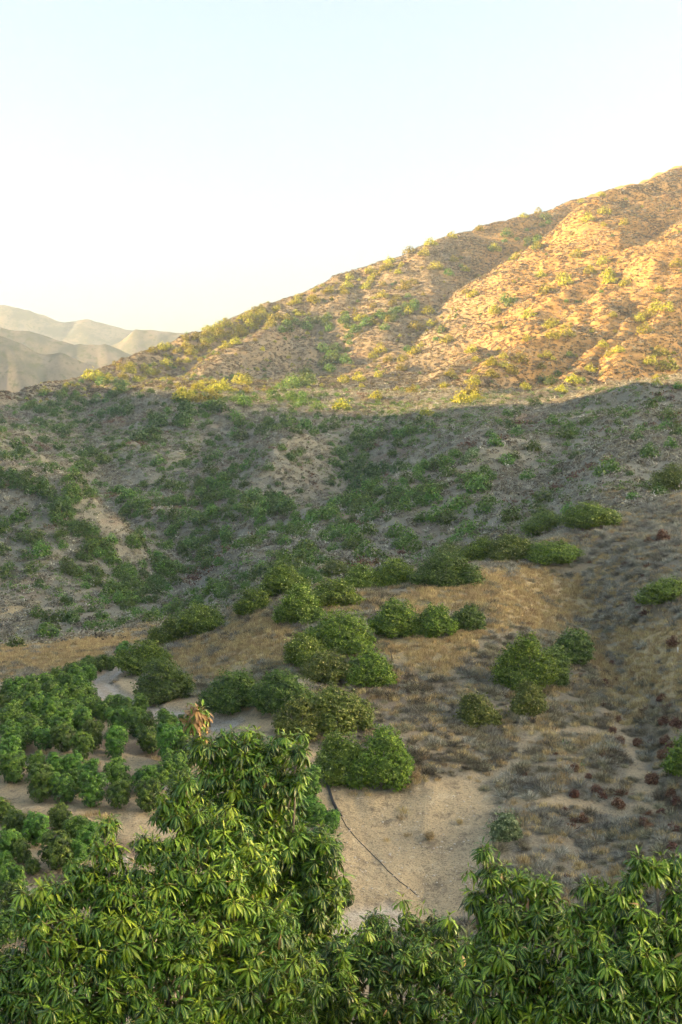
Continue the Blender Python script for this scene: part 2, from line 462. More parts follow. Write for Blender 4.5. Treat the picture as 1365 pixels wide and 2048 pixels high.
soil = mixcol(nt, ramp(nt, stain, 0.52, 0.66), soil, (0.20, 0.165, 0.11))
soil = mixcol(nt, ramp(nt, stain, 0.44, 0.36), soil, (0.46, 0.385, 0.25))
grav = mixcol(nt, ramp(nt, n_fine, 0.35, 0.65), (0.46, 0.435, 0.375), (0.36, 0.335, 0.285))
upl = nd(nt, "ShaderNodeAttribute", attribute_name="sage").outputs['Fac']
sage = mixcol(nt, ramp(nt, n_mid, 0.38, 0.62), (0.255, 0.245, 0.185), (0.205, 0.21, 0.16))
sage = mixcol(nt, ramp(nt, n_big, 0.55, 0.66), sage, (0.225, 0.17, 0.12))
sage = mixcol(nt, ramp(nt, n_fine, 0.5, 0.72), sage, (0.14, 0.13, 0.095))
wild = mixcol(nt, upl, wild, sage)
c = mixcol(nt, sp.outputs[1], wild, dry)
c = mixcol(nt, sp.outputs[0], c, soil)
c = mixcol(nt, sp.outputs[2], c, grav)
c = mixcol(nt, ramp(nt, n_grain, 0.45, 0.75), c, (0.12, 0.1, 0.075))
mulch = nd(nt, "ShaderNodeAttribute", attribute_name="mulch").outputs['Fac']
c = mixcol(nt, mulch, c, mixcol(nt, ramp(nt, n_grain, 0.4, 0.6), (0.10, 0.062, 0.045), (0.17, 0.12, 0.09)))
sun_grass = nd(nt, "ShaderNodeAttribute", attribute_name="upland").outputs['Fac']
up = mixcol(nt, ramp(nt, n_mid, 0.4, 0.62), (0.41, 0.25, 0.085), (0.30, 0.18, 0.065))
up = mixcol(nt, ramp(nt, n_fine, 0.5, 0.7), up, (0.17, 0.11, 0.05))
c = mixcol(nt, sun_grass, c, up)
nt.links.new(c, pb.inputs['Base Color'])
pb.inputs['Roughness'].default_value = 1.0
pb.inputs['Specular IOR Level'].default_value = 0.1
bump = nd(nt, "ShaderNodeBump"); bump.inputs['Strength'].default_value = 0.7; bump.inputs['Distance'].default_value = 0.35
nt.links.new(n_fine, bump.inputs['Height']); nt.links.new(bump.outputs[0], pb.inputs['Normal'])

R_, C_ = E.shape
idx = np.arange(R_ * C_).reshape(R_, C_)
faces = np.stack([idx[:-1, :-1], idx[:-1, 1:], idx[1:, 1:], idx[1:, :-1]], -1).reshape(-1, 4)
ZZ = E * YY
terrain = mesh_obj("terrain", np.stack([XX, YY, ZZ], -1).reshape(-1, 3), None, m_ter, smooth=True, faces_np=faces)
def point_attr(me, name, arr, typ='FLOAT'):
    a = me.attributes.new(name, typ, 'POINT')
    if typ == 'FLOAT_COLOR': a.data.foreach_set('color', np.asarray(arr, np.float32).ravel())
    elif typ == 'FLOAT_VECTOR': a.data.foreach_set('vector', np.asarray(arr, np.float32).ravel())
    else: a.data.foreach_set('value', np.asarray(arr).astype(np.int32 if typ == 'INT' else np.float32).ravel())
point_attr(terrain.data, "cover", np.stack([m_soil, m_gold, gritty, np.ones_like(E)], -1), 'FLOAT_COLOR')
mul = np.zeros_like(E)
for B in BENCH:
    d, _ = poly_dist(XX, YY, B)
    mul = np.maximum(mul, np.where(near_m & (m_orch > 0.3), (1 - sstep(0.3, 1.0, np.abs(d - 0.7) + 1.6 * jit)) * (m_bench < 0.2), 0))
point_attr(terrain.data, "mulch", mul * 0.6)
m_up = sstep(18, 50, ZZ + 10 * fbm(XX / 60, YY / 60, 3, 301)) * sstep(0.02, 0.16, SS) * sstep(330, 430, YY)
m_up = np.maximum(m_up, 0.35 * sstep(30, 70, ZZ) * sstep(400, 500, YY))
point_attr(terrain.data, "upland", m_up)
point_attr(terrain.data, "sage", sstep(165, 200, YY))
tag(terrain, kind="structure", label="dry brushy hillside rising from the orchard to the sunlit mountain")

# ------------------------------------------------------------------ far ranges, the ridge that shades the canyon, the valley floor
m_far, nt, pb = new_mat("far_hillside")
tc = nd(nt, "ShaderNodeTexCoord").outputs['Object']
n1 = noise_tex(nt, 0.02, 6, 0.65, tc); n2 = noise_tex(nt, 0.12, 4, 0.7, tc)
c = mixcol(nt, ramp(nt, n1, 0.42, 0.6), (0.145, 0.13, 0.10), (0.07, 0.078, 0.06))
c = mixcol(nt, ramp(nt, n2, 0.5, 0.66), c, (0.06, 0.075, 0.035))
nt.links.new(c, pb.inputs['Base Color']); pb.inputs['Roughness'].default_value = 1.0; pb.inputs['Specular IOR Level'].default_value = 0.05

def far_range(name, dist, crest, depth, seed, amp, label):
    s = np.linspace(-0.75, 0.45, 300); y = np.linspace(dist - depth, dist + depth, 90)
    sg, yg = np.meshgrid(s, y)
    xg = sg * yg
    cs, ce = se([p[0] for p in crest], [p[1] for p in crest])
    h = np.interp(sg, cs, ce) * dist
    fall = np.exp(-np.abs((yg - dist) / (0.55 * depth)) ** 1.5)
    base = -60.0
    z = base + (h - base) * fall
    rid = fbm(xg / 170 + 0.5 * yg / 170, yg / 700, 5, seed, 0.52, True)
    z = z + amp * (rid - 0.4) * np.clip(fall * 1.3 - 0.15, 0, 1) * (0.08 + 0.92 * (1 - fall ** 2))
    z = z + 0.05 * amp * fbm(xg / 40, yg / 90, 4, seed + 9, 0.55, True)
    z[0, :] = base - 6; z[-1, :] = base - 6
    r, cc = z.shape; ii = np.arange(r * cc).reshape(r, cc)
    fc = np.stack([ii[:-1, :-1], ii[:-1, 1:], ii[1:, 1:], ii[1:, :-1]], -1).reshape(-1, 4)
    o = mesh_obj(name, np.stack([xg, yg, z], -1).reshape(-1, 3), None, m_far, smooth=True, faces_np=fc)
    return tag(o, label=label, kind="structure")
far_range("mountain", 2900, [(-1500, 480), (-500, 560), (-200, 585), (0, 612), (60, 625), (125, 648), (170, 641), (250, 661), (385, 676), (600, 700), (1500, 720)], 520, 401, 90, "farthest pale mountain ridge under the bright sky")
far_range("mountain", 2250, [(-1500, 720), (-200, 730), (100, 722), (200, 698), (235, 690), (272, 659), (300, 662), (385, 673), (480, 690), (700, 720), (1500, 760)], 330, 431, 80, "hazy peaked hill beside the sunlit skyline slope")
far_range("mountain", 1850, [(-1500, 600), (-400, 640), (0, 656), (60, 663), (110, 681), (150, 693), (215, 692), (300, 722), (420, 762), (1500, 800)], 260, 461, 60, "hazy rounded hill below the farthest ridge")
far_range("mountain", 1450, [(-1500, 560), (-400, 630), (-100, 655), (0, 677), (40, 690), (85, 713), (125, 706), (200, 737), (300, 772), (420, 802), (1500, 840)], 210, 491, 55, "nearest hazy hill with sunlit rocky shoulder")

# the ridge west of the canyon (outside the frame) behind which the low sun is going down
xw = np.linspace(-1080, -420, 80); yw = np.linspace(-600, 1150, 160)
xg, yg = np.meshgrid(xw, yw)
crest_z = np.interp(yg, [-600, 0, 200, 263, 316, 350, 390, 451, 528, 625, 750, 900, 1050, 1150], [186, 184, 178, 174, 168, 163, 152, 151, 153, 155, 140, 104, 55, 0])
crest_z = crest_z + 6 * fbm(yg / 80, yg * 0 + 2, 3, 611)
zw = -62 + (crest_z + 62) * np.exp(-np.abs((xg + 740) / 210) ** 1.8) + 6 * fbm(xg / 60, yg / 60, 4, 621) * (np.abs(xg + 740) > 50)
r, cc = zw.shape; ii = np.arange(r * cc).reshape(r, cc)
fc = np.stack([ii[:-1, :-1], ii[:-1, 1:], ii[1:, 1:], ii[1:, :-1]], -1).reshape(-1, 4)
tag(mesh_obj("ridge", np.stack([xg, yg, zw], -1).reshape(-1, 3), None, m_far, smooth=True, faces_np=fc), kind="structure", label="brushy ridge on the west side of the canyon")
tag(mesh_obj("ground", [(-1350, -700, -64), (1450, -700, -64), (1450, 3480, -64), (-2600, 3480, -64), (-2600, 1600, -64)], [(0, 1, 2, 3, 4)], m_far), kind="structure", label="valley floor between the hills")

# ------------------------------------------------------------------ haze: the evening air
m_haze = bpy.data.materials.new("haze_air"); m_haze.use_nodes = True
m_haze.cycles.homogeneous_volume = True
nt = m_haze.node_tree; nt.nodes.remove(nt.nodes["Principled BSDF"])
pv = nd(nt, "ShaderNodeVolumePrincipled")
pv.inputs['Color'].default_value = (0.68, 0.84, 1.0, 1)
pv.inputs['Density'].default_value = HAZE
pv.inputs['Anisotropy'].default_value = 0.35
nt.links.new(pv.outputs[0], nt.nodes["Material Output"].inputs['Volume'])
x0, x1, y0, y1, z0, z1 = -2620, 1470, -720, 3500, -68, 460
hz = mesh_obj("haze", [(x0, y0, z0), (x1, y0, z0), (x1, y1, z0), (x0, y1, z0), (x0, y0, z1), (x1, y0, z1), (x1, y1, z1), (x0, y1, z1)],
              [(0, 3, 2, 1), (4, 5, 6, 7), (0, 1, 5, 4), (1, 2, 6, 5), (2, 3, 7, 6), (3, 0, 4, 7)], m_haze)
tag(hz, kind="stuff", label="pale evening haze filling the valley", cat="haze")

# ------------------------------------------------------------------ plant materials
def leaf_mat(name, dark, mid, light, tip=None, trans=0.25, rough=0.5, spec=0.3, vary=0.12):
    m = bpy.data.materials.new(name); m.use_nodes = True
    nt = m.node_tree; pb = nt.nodes["Principled BSDF"]; out = nt.nodes["Material Output"]
    t = nd(nt, "ShaderNodeAttribute", attribute_name="tint").outputs['Fac']
    oi = nd(nt, "ShaderNodeObjectInfo").outputs['Random']
    c = mixcol(nt, ramp(nt, t, 0.0, 0.5), dark, mid)
    c = mixcol(nt, ramp(nt, t, 0.5, 0.9), c, light)
    if tip is not None: c = mixcol(nt, ramp(nt, t, 0.93, 0.97), c, tip)
    h = nd(nt, "ShaderNodeHueSaturation")
    mr = nd(nt, "ShaderNodeMapRange"); nt.links.new(oi, mr.inputs[0]); mr.inputs[3].default_value = 0.5 - 0.1 * vary; mr.inputs[4].default_value = 0.5 + 0.1 * vary
    mv = nd(nt, "ShaderNodeMapRange"); nt.links.new(oi, mv.inputs[0]); mv.inputs[3].default_value = 1 - 1.6 * vary; mv.inputs[4].default_value = 1 + 1.6 * vary
    nt.links.new(mr.outputs[0], h.inputs['Hue']); nt.links.new(mv.outputs[0], h.inputs['Value']); nt.links.new(c, h.inputs['Color'])
    nt.links.new(h.outputs[0], pb.inputs['Base Color'])
    pb.inputs['Roughness'].default_value = rough; pb.inputs['Specular IOR Level'].default_value = spec
    tr = nd(nt, "ShaderNodeBsdfTranslucent"); nt.links.new(h.outputs[0], tr.inputs['Color'])
    mx = nd(nt, "ShaderNodeMixShader"); mx.inputs[0].default_value = trans
    nt.links.new(pb.outputs[0], mx.inputs[1]); nt.links.new(tr.outputs[0], mx.inputs[2]); nt.links.new(mx.outputs[0], out.inputs['Surface'])
    return m

M_SHRUB = leaf_mat("shrub_leaves", (0.04147, 0.08078, 0.009216), (0.1231, 0.213, 0.01843), (0.2722, 0.3672, 0.04032))
M_SHRUB_Y = leaf_mat("flowering_shrub_leaves", (0.04435, 0.0802, 0.00891), (0.1275, 0.194, 0.01782), (0.255, 0.3234, 0.0396), tip=(0.5208, 0.5951, 0.1782))
M_SHRUB_D = leaf_mat("dark_shrub_leaves", (0.03217, 0.06825, 0.01381), (0.08775, 0.1625, 0.02486), (0.1828, 0.2681, 0.04144))
M_SHRUB_B = leaf_mat("olive_flowering_shrub_leaves", (0.04838, 0.07438, 0.01139), (0.1237, 0.1611, 0.02372), (0.2366, 0.2603, 0.05218), tip=(0.4301, 0.4215, 0.1518))
M_HILL = leaf_mat("hillside_shrub_leaves", (0.03825, 0.08002, 0.01275), (0.1148, 0.2037, 0.0255), (0.2422, 0.3418, 0.04462), vary=0.24)
M_HILL_Y = leaf_mat("sunlit_shrub_leaves", (0.143, 0.143, 0.0132), (0.352, 0.341, 0.0275), (0.572, 0.517, 0.044), vary=0.2)  # hillside shrub leaves with the yellow of low sun put into their colour
M_ORCH = leaf_mat("orchard_leaves", (0.0234, 0.0585, 0.0064), (0.0819, 0.171, 0.016), (0.1872, 0.297, 0.032), rough=0.42, spec=0.35, vary=0.2)
M_RED = leaf_mat("russet_bush", (0.07, 0.035, 0.022), (0.17, 0.085, 0.05), (0.27, 0.15, 0.085), trans=0.1, rough=0.9)
M_GRAY = leaf_mat("grey_scrub", (0.1186, 0.1162, 0.0936), (0.3112, 0.3058, 0.2496), (0.4891, 0.4816, 0.4056), trans=0.15, rough=0.9, spec=0.1, vary=0.2)
M_BRUSH = leaf_mat("brown_brush", (0.09329, 0.08686, 0.05928), (0.2368, 0.2172, 0.1482), (0.4019, 0.3669, 0.2496), trans=0.15, rough=0.9, spec=0.1, vary=0.24)
M_BRUSH_DK = leaf_mat("dark_upland_brush", (0.05, 0.042, 0.025), (0.12, 0.095, 0.055), (0.2, 0.165, 0.09), trans=0.1, rough=0.9, spec=0.1, vary=0.24)
M_GRASS = leaf_mat("dry_grass", (0.242, 0.1815, 0.0825), (0.484, 0.3795, 0.198), (0.62, 0.517, 0.286), trans=0.25, rough=0.8, spec=0.15, vary=0.14)
M_PALEGRN = leaf_mat("pale_green_weed", (0.08, 0.13, 0.05), (0.17, 0.25, 0.10), (0.33, 0.42, 0.22), trans=0.2)
m_bark, nt, pb = new_mat("bark")
nt.links.new(mixcol(nt, ramp(nt, noise_tex(nt, 14, 5, 0.7, nd(nt, "ShaderNodeTexCoord").outputs['Object']), 0.35, 0.7), (0.13, 0.105, 0.08), (0.26, 0.225, 0.18)), pb.inputs['Base Color'])
pb.inputs['Roughness'].default_value = 0.9
M_BARK = m_bark

ORD = ("first second third fourth fifth sixth seventh eighth ninth tenth eleventh twelfth thirteenth fourteenth fifteenth sixteenth seventeenth eighteenth nineteenth twentieth").split()
def place_labels(items, what, where):
    """items: (photo column, photo row, object); says which one of its patch each is, counting from the left"""
    items = sorted(items, key=lambda q: q[1])
    nr = 1 if len(items) < 9 else (2 if len(items) < 22 else 3)
    rows = np.array_split(np.arange(len(items)), nr)
    rn = {1: [""], 2: ["upper ", "lower "], 3: ["upper ", "middle ", "lower "]}[nr]
    for name, ids in zip(rn, rows):
        row = sorted((items[i] for i in ids), key=lambda q: q[0])
        nc = max(1, int(np.ceil(len(row) / 9)))
        parts = np.array_split(np.arange(len(row)), nc)
        cn = {1: [""], 2: ["left ", "right "], 3: ["left ", "central ", "right "]}.get(nc, ["far left ", "left ", "central ", "right ", "far right "][:nc])
        for cname, cids in zip(cn, parts):
            for k, i in enumerate(cids):
                spot = (name + cname).strip()
                row[i][2]["label"] = "%s %s from left %s %s" % (ORD[k], what, ("in " + spot + " part of") if spot else "in", where)

# ------------------------------------------------------------------ plant geometry
def unit(v):
    return v / (np.linalg.norm(v, axis=-1, keepdims=True) + 1e-9)

def quads(points, normals, length, width, r, droop=0.0):
    """one small pointed leaf (a folded rhombus) at each point"""
    n = len(points)
    nrm = unit(normals)
    t = unit(np.cross(nrm, r.normal(size=(n, 3))))
    b = np.cross(nrm, t)
    L = length * (0.7 + 0.6 * r.random((n, 1))); Wd = width * (0.7 + 0.6 * r.random((n, 1)))
    p0 = points - t * L * 0.5; p2 = points + t * L * 0.5
    p1 = points + b * Wd * 0.5 - nrm * Wd * 0.12; p3 = points - b * Wd * 0.5 - nrm * Wd * 0.12
    v = np.stack([p0, p1, p2, p3], 1).reshape(-1, 3)
    f = np.arange(4 * n).reshape(n, 4)
    return v, f

def lobe_points(lobes, n, r, shell=0.78, flat=True):
    """points in the outer shell of a union of ellipsoids (cx,cy,cz,rx,ry,rz); returns points, outward directions, depth"""
    lobes = np.asarray(lobes, float)
    a = (lobes[:, 3] * lobes[:, 4] + lobes[:, 3] * lobes[:, 5] + lobes[:, 4] * lobes[:, 5]) ** 1.0
    pts, outs, dep = [], [], []
    need = n
    for it in range(6):
        k = r.choice(len(lobes), size=int(need * 1.8) + 20, p=a / a.sum())
        d = unit(r.normal(size=(len(k), 3)))
        rad = 1 - (1 - shell) * r.random(len(k)) ** 1.3
        bump = 1 + 0.10 * np.sin(5 * d[:, 0] + k) * np.sin(6 * d[:, 1] + 2 * k) + 0.08 * np.sin(11 * d[:, 2] + 3 * k + 7 * d[:, 0])
        p = lobes[k, :3] + d * lobes[k, 3:6] * (rad * bump)[:, None]
        ok = p[:, 2] > 0.02
        mn = np.full(len(p), 9.0)
        for j in range(len(lobes)):
            q = np.sqrt((((p - lobes[j, :3]) / lobes[j, 3:6]) ** 2).sum(1))
            mn = np.where(k == j, mn, np.minimum(mn, q))
        ok &= mn > 0.80
        pts.append(p[ok]); outs.append(unit(d[ok] / lobes[k[ok], 3:6])); dep.append(rad[ok])
        need = n - sum(len(q) for q in pts)
        if need <= 0: break
    return np.concatenate(pts)[:n], np.concatenate(outs)[:n], np.concatenate(dep)[:n]

def shrub_lobes(w, h, r, dx=None):
    """a rounded, clumpy shrub w wide, h tall, standing on z=0"""
    dx = dx or w * r.uniform(0.75, 0.95)
    L = [(w * r.uniform(-.08, .08), 0, h * 0.45, w * 0.34, dx * 0.36, h * 0.54), (w * r.uniform(-.2, .2), dx * r.uniform(-.1, .1), h * 0.62, w * 0.2, dx * 0.2, h * 0.36)]
    k = int(9 + 3 * w / h)
    for i in range(k):
        a = 2 * math.pi * (i + r.uniform(-.3, .3)) / k
        q = r.uniform(0.2, 0.40); rr = r.uniform(0.12, 0.27)
        L.append((math.cos(a) * w * q, math.sin(a) * dx * q, h * r.uniform(0.18, 0.30 + 0.85 * (0.42 - q) * 2.2), w * rr, dx * rr, h * r.uniform(0.18, 0.32)))
    return L

def crown_mesh(name, lobes, n, size, mat, r, tipshare=0.0, clump=0.0, upb=0.5, asp=0.55, core=True):
    p, o, dep = lobe_points(lobes, n, r)
    if clump > 0:
        g = noise(p[:, 0] / clump + 3.1 * p[:, 2] / clump, p[:, 1] / clump - 2.3 * p[:, 2] / clump, int(r.integers(1000)))
        keep = g > -0.33
        p, o, dep = p[keep] + o[keep] * (0.3 * clump * g[keep])[:, None], o[keep], dep[keep]
        g = g[keep]
    else:
        g = np.zeros(len(p))
    spray = r.random(len(p)) < 0.07                     # twigs that stand out of the outline
    p[spray] += o[spray] * (size * r.uniform(0.5, 2.2, (int(spray.sum()), 1))) + np.array([0, 0, 0.4 * size])
    nr = o * 0.75 + np.array([0, 0, upb]) + r.normal(size=p.shape) * 0.5
    v, f = quads(p, nr, size, size * asp, r)
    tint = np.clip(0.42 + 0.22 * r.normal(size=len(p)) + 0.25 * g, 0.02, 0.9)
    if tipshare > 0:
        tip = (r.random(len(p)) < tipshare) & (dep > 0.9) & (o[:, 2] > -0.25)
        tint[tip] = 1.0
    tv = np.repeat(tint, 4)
    if core:                                            # leaves closing the inside of the crown, tinted darker in place of shade
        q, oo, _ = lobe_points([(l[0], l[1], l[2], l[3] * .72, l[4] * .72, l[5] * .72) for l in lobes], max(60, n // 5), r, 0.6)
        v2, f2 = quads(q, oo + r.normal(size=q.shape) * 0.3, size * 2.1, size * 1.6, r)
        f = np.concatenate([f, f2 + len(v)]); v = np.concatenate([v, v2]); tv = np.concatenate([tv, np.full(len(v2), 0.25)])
    ob = mesh_obj(name, v, None, mat, faces_np=f, link=False)
    point_attr(ob.data, "tint", tv)
    return ob.data

def tube(path, radii, sides=6):
    path = np.asarray(path, float); n = len(path)
    v, f = [], []
    for i in range(n):
        t = unit(path[min(i + 1, n - 1)] - path[max(i - 1, 0)])
        a = unit(np.cross(t, [0.31, 0.9, 0.2])); b = np.cross(t, a)
        for k in range(sides):
            an = 2 * math.pi * k / sides
            v.append(path[i] + radii[i] * (math.cos(an) * a + math.sin(an) * b))
    for i in range(n - 1):
        for k in range(sides):
            k2 = (k + 1) % sides
            f.append((i * sides + k, i * sides + k2, (i + 1) * sides + k2, (i + 1) * sides + k))
    return v, f

def stems_mesh(name, r, w, h, k=5, rad=0.06):
    V_, F_ = [], []
    for i in range(k):
        a = 2 * math.pi * i / k + r.uniform(-.4, .4)
        e = np.array([math.cos(a) * w * 0.28, math.sin(a) * w * 0.28, h * 0.7])
        v, f = tube([np.array([0.05 * math.cos(a), 0.05 * math.sin(a), -0.35]), e * [0.35, 0.35, 0.4], e], [rad, rad * .7, rad * .3], 5)
        F_ += [tuple(q + len(V_) for q in g) for g in f]; V_ += v
    me = bpy.data.meshes.new(name); me.from_pydata([tuple(map(float, q)) for q in V_], [], F_); me.materials.append(M_BARK)
    return me

def blade_bush(name, nbl, h, spread, bw, mat, r, up=0.5, base=0.12):
    """a dry bush or grass tuft: many thin pointed blades"""
    a = r.random(nbl) * 2 * math.pi; el = np.arccos(np.clip(r.random(nbl) ** up, 0, 1)) * spread
    d = np.stack([np.sin(el) * np.cos(a), np.sin(el) * np.sin(a), np.cos(el)], -1)
    L = h * (0.55 + 0.5 * r.random((nbl, 1)))
    o = np.concatenate([r.normal(size=(nbl, 2)) * base, np.full((nbl, 1), -0.05)], 1)
    s = unit(np.cross(d, r.normal(size=(nbl, 3)))) * bw
    mid = o + d * L * 0.6; tip = o + d * L + r.normal(size=(nbl, 3)) * 0.08 * h
    v = np.stack([o - s * .6, o + s * .6, mid + s, tip, mid - s], 1)
    v4 = np.stack([o, mid + s, tip, mid - s], 1).reshape(-1, 3)
    f = np.arange(4 * nbl).reshape(nbl, 4)
    ob = mesh_obj(name, v4, None, mat, faces_np=f, link=False)
    point_attr(ob.data, "tint", np.repeat(np.clip(0.45 + 0.25 * r.normal(size=nbl), 0, 1), 4))
    return ob

def place(px, py, tmin=3.9):
    c = cast(px, py, tmin)
    return c

# ------------------------------------------------------------------ rounded shrubs on the knoll: (x0, y0, x1, y1 in the photo, kind, label)
R1 = np.random.default_rng(11)
KS = [
 (262, 1328, 382, 1412, 'D', "smooth dome-shaped dark green shrub on the inside of the road bend"),
 (228, 1288, 330, 1354, 'S', "leafy green shrub where the road disappears around the bend"),
 (308, 1240, 372, 1294, 'Y', "yellow-green shrub at the low end of the flowering clump left of the knoll"),
 (356, 1216, 448, 1276, 'Y', "yellow-green flowering shrub above the dry grass left of the knoll"),
 (468, 1184, 536, 1234, 'S', "small bright green shrub between two flowering clumps on the knoll crest"),
 (518, 1134, 612, 1196, 'Y', "broad domed shrub tallest on the left crest of the knoll"),
 (590, 1138, 642, 1176, 'D', "dark shrub tucked behind the domed crest shrub"),
 (556, 1176, 640, 1256, 'Y', "left half of the long flowering clump below the crest"),
 (618, 1164, 712, 1220, 'Y', "right half of the long flowering clump below the crest"),
 (644, 1126, 702, 1160, 'B', "low olive shrub on the crest left of the green row"),
 (688, 1132, 762, 1184, 'Y', "pale yellow-green shrub beginning the row along the crest"),
 (748, 1124, 834, 1176, 'S', "rounded green shrub in the middle of the crest row"),
 (836, 1112, 950, 1178, 'D', "wide dark olive shrub at the centre of the crest"),
 (866, 1094, 942, 1134, 'B', "low brownish olive shrub behind the wide dark crest shrub"),
 (926, 1078, 1000, 1130, 'S', "leaning green shrub beside the pale flowering crest shrub"),
 (984, 1076, 1068, 1128, 'B', "pale flowering shrub on the crest above the golden grass"),
 (1060, 1090, 1164, 1142, 'S', "broad green shrub at the head of the golden grass patch"),
 (1058, 1026, 1142, 1070, 'S', "low green shrub trailing left of the upper crest shrub"),
 (1136, 1010, 1240, 1064, 'Y', "broad yellow-green shrub high on the grey scrub crest"),
 (1312, 932, 1388, 992, 'Y', "round yellow-green shrub at the right edge of the crest"),
 (1290, 1164, 1390, 1214, 'S', "bright green shrub above the gully at the right edge"),
 (748, 1206, 842, 1284, 'S', "largest of three round shrubs in a row on the knoll"),
 (836, 1218, 912, 1284, 'S', "middle of three round shrubs in a row on the knoll"),
 (908, 1216, 966, 1266, 'D', "smallest of three round shrubs in a row on the knoll"),
 (616, 1230, 746, 1318, 'S', "large dome-shaped green shrub in the middle of the slope"),
 (572, 1276, 652, 1342, 'Y', "pale-tipped shrub on the left flank of the large domed shrub"),
 (602, 1312, 700, 1376, 'B', "olive rounded shrub below the large domed shrub"),
 (694, 1308, 784, 1382, 'S', "bright green shrub right of the olive rounded shrub"),
 (410, 1352, 518, 1440, 'D', "dark shrub above the road left of its matching neighbour"),
 (510, 1350, 618, 1436, 'D', "dark olive shrub right of its matching neighbour above the road"),
 (552, 1404, 640, 1490, 'B', "left part of the sprawling pale flowering clump"),
 (612, 1384, 742, 1480, 'B', "right part of the sprawling pale flowering clump"),
 (630, 1476, 738, 1576, 'Y', "white-tipped leafy shrub next to the black drain pipe"),
 (706, 1466, 826, 1590, 'S', "dense bright green shrub above the bare graded slope"),
 (1004, 1278, 1112, 1388, 'S', "big bright green shrub alone on the dry right slope"),
 (1080, 1300, 1142, 1380, 'D', "green shrub fused to the right of the big lone shrub"),
 (1108, 1268, 1190, 1336, 'D', "dark round shrub behind the big lone shrub"),
 (1022, 1370, 1090, 1440, 'B', "small olive shrub below the big lone shrub"),
 (916, 1396, 998, 1462, 'B', "sparse olive-green shrub left of the small olive one"),
 (1342, 1478, 1410, 1560, 'S', "green shrub cut off by the right edge of the picture"),
 (986, 1636, 1040, 1690, 'P', "ragged green weed bush at the edge of the bare slope"),
 (0, 1360, 42, 1410, 'D', "dark shrub at the left edge behind the orchard"),
]
MATS = {'S': (M_SHRUB, 0.05), 'Y': (M_SHRUB_Y, 0.05), 'D': (M_SHRUB_D, 0.0), 'B': (M_SHRUB_B, 0.06), 'P': (M_PALEGRN, 0.0)}
shrub_feet = []
for (x0_, y0_, x1_, y1_, kd, lab) in KS:
    cx = 0.5 * (x0_ + x1_)
    c = place(cx, y1_ - 4)
    w = (x1_ - x0_) / F * c[1]
    h = (y1_ - y0_) / F * c[1] * 0.97
    root = empty("shrub", c)
    dyy = w * R1.uniform(0.75, 0.9)
    root.location = (c[0], c[1] + 0.30 * dyy, float(ground(c[0], c[1] + 0.30 * dyy)) - 0.1)
    h2 = max(h - max(0, root.location[2] - c[2]) * 0.8, 0.55 * h)
    lob = shrub_lobes(w * 1.12, h2 * 1.08, R1, dyy)
    area = w * h2 * 3.2 + w * w
    mt, ts = MATS[kd]
    ncr = int(min(9500, 900 + area * 135))
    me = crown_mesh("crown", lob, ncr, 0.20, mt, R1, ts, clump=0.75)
    cr = bpy.data.objects.new("crown", me); scene.collection.objects.link(cr); cr.parent = root
    st = bpy.data.objects.new("stem", stems_mesh("stem", R1, w, h2)); scene.collection.objects.link(st); st.parent = root
    tag(root, lab, "shrub", "shrubs on the near knoll")
    shrub_feet.append((root.location[0], root.location[1], w * 0.5))

# ------------------------------------------------------------------ orchard of young avocado trees
R2 = np.random.default_rng(23)
def orchard_tree_mesh(r):
    w, h = 2.5, 2.7
    lob = [(0, 0, 1.35, 1.0, 1.0, 1.2)]
    for i in range(9):
        a = r.uniform(0, 6.28); q = r.uniform(0.35, 0.75)
        lob.append((math.cos(a) * q, math.sin(a) * q, r.uniform(0.7, 2.2), r.uniform(.38, .55), r.uniform(.38, .55), r.uniform(.4, .55)))
    tips, o, dep = lobe_points(lob, 230, r, 0.85)
    P_, N_, T_ = [], [], []
    for p, d in zip(tips, o):
        k = r.integers(13, 18)
        g = unit(d * 0.7 + np.array([0, 0, 0.6]))
        a = r.random(k) * 6.28; rad = 0.05 + 0.12 * r.random(k)
        e1 = unit(np.cross(g, [0.3, 0.5, 0.8])); e2 = np.cross(g, e1)
        off = (np.cos(a) * rad)[:, None] * e1 + (np.sin(a) * rad)[:, None] * e2 + g * (0.06 - rad[:, None] * 0.7)
        P_.append(p + off); N_.append(unit(off) * 0.5 + g * 0.9 + r.normal(size=(k, 3)) * 0.35)
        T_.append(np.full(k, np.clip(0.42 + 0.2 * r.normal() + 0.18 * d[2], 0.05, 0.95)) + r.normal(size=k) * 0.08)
    P_, N_, T_ = np.concatenate(P_), np.concatenate(N_), np.concatenate(T_)
    v, f = quads(P_, N_, 0.17, 0.075, r)
    tv = np.repeat(np.clip(T_, 0.02, 1), 4)
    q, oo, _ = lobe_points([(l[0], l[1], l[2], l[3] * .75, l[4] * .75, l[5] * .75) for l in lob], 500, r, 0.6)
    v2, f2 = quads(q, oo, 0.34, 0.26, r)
    f = np.concatenate([f, f2 + len(v)]); v = np.concatenate([v, v2]); tv = np.concatenate([tv, np.full(len(v2), 0.25)])  # inner leaves get a darker tint, painting shade inside the crown
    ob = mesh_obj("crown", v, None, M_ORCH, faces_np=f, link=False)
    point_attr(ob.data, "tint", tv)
    tv_, tf_ = tube([(0, 0, -0.5), (0.03, 0.02, 0.4), (0.0, 0.05, 1.3)], [0.07, 0.055, 0.03], 6)
    tm = bpy.data.meshes.new("trunk"); tm.from_pydata([tuple(map(float, q)) for q in tv_], [], tf_); tm.materials.append(M_BARK)
    return ob.data, tm
OV = [orchard_tree_mesh(R2) for _ in range(6)]
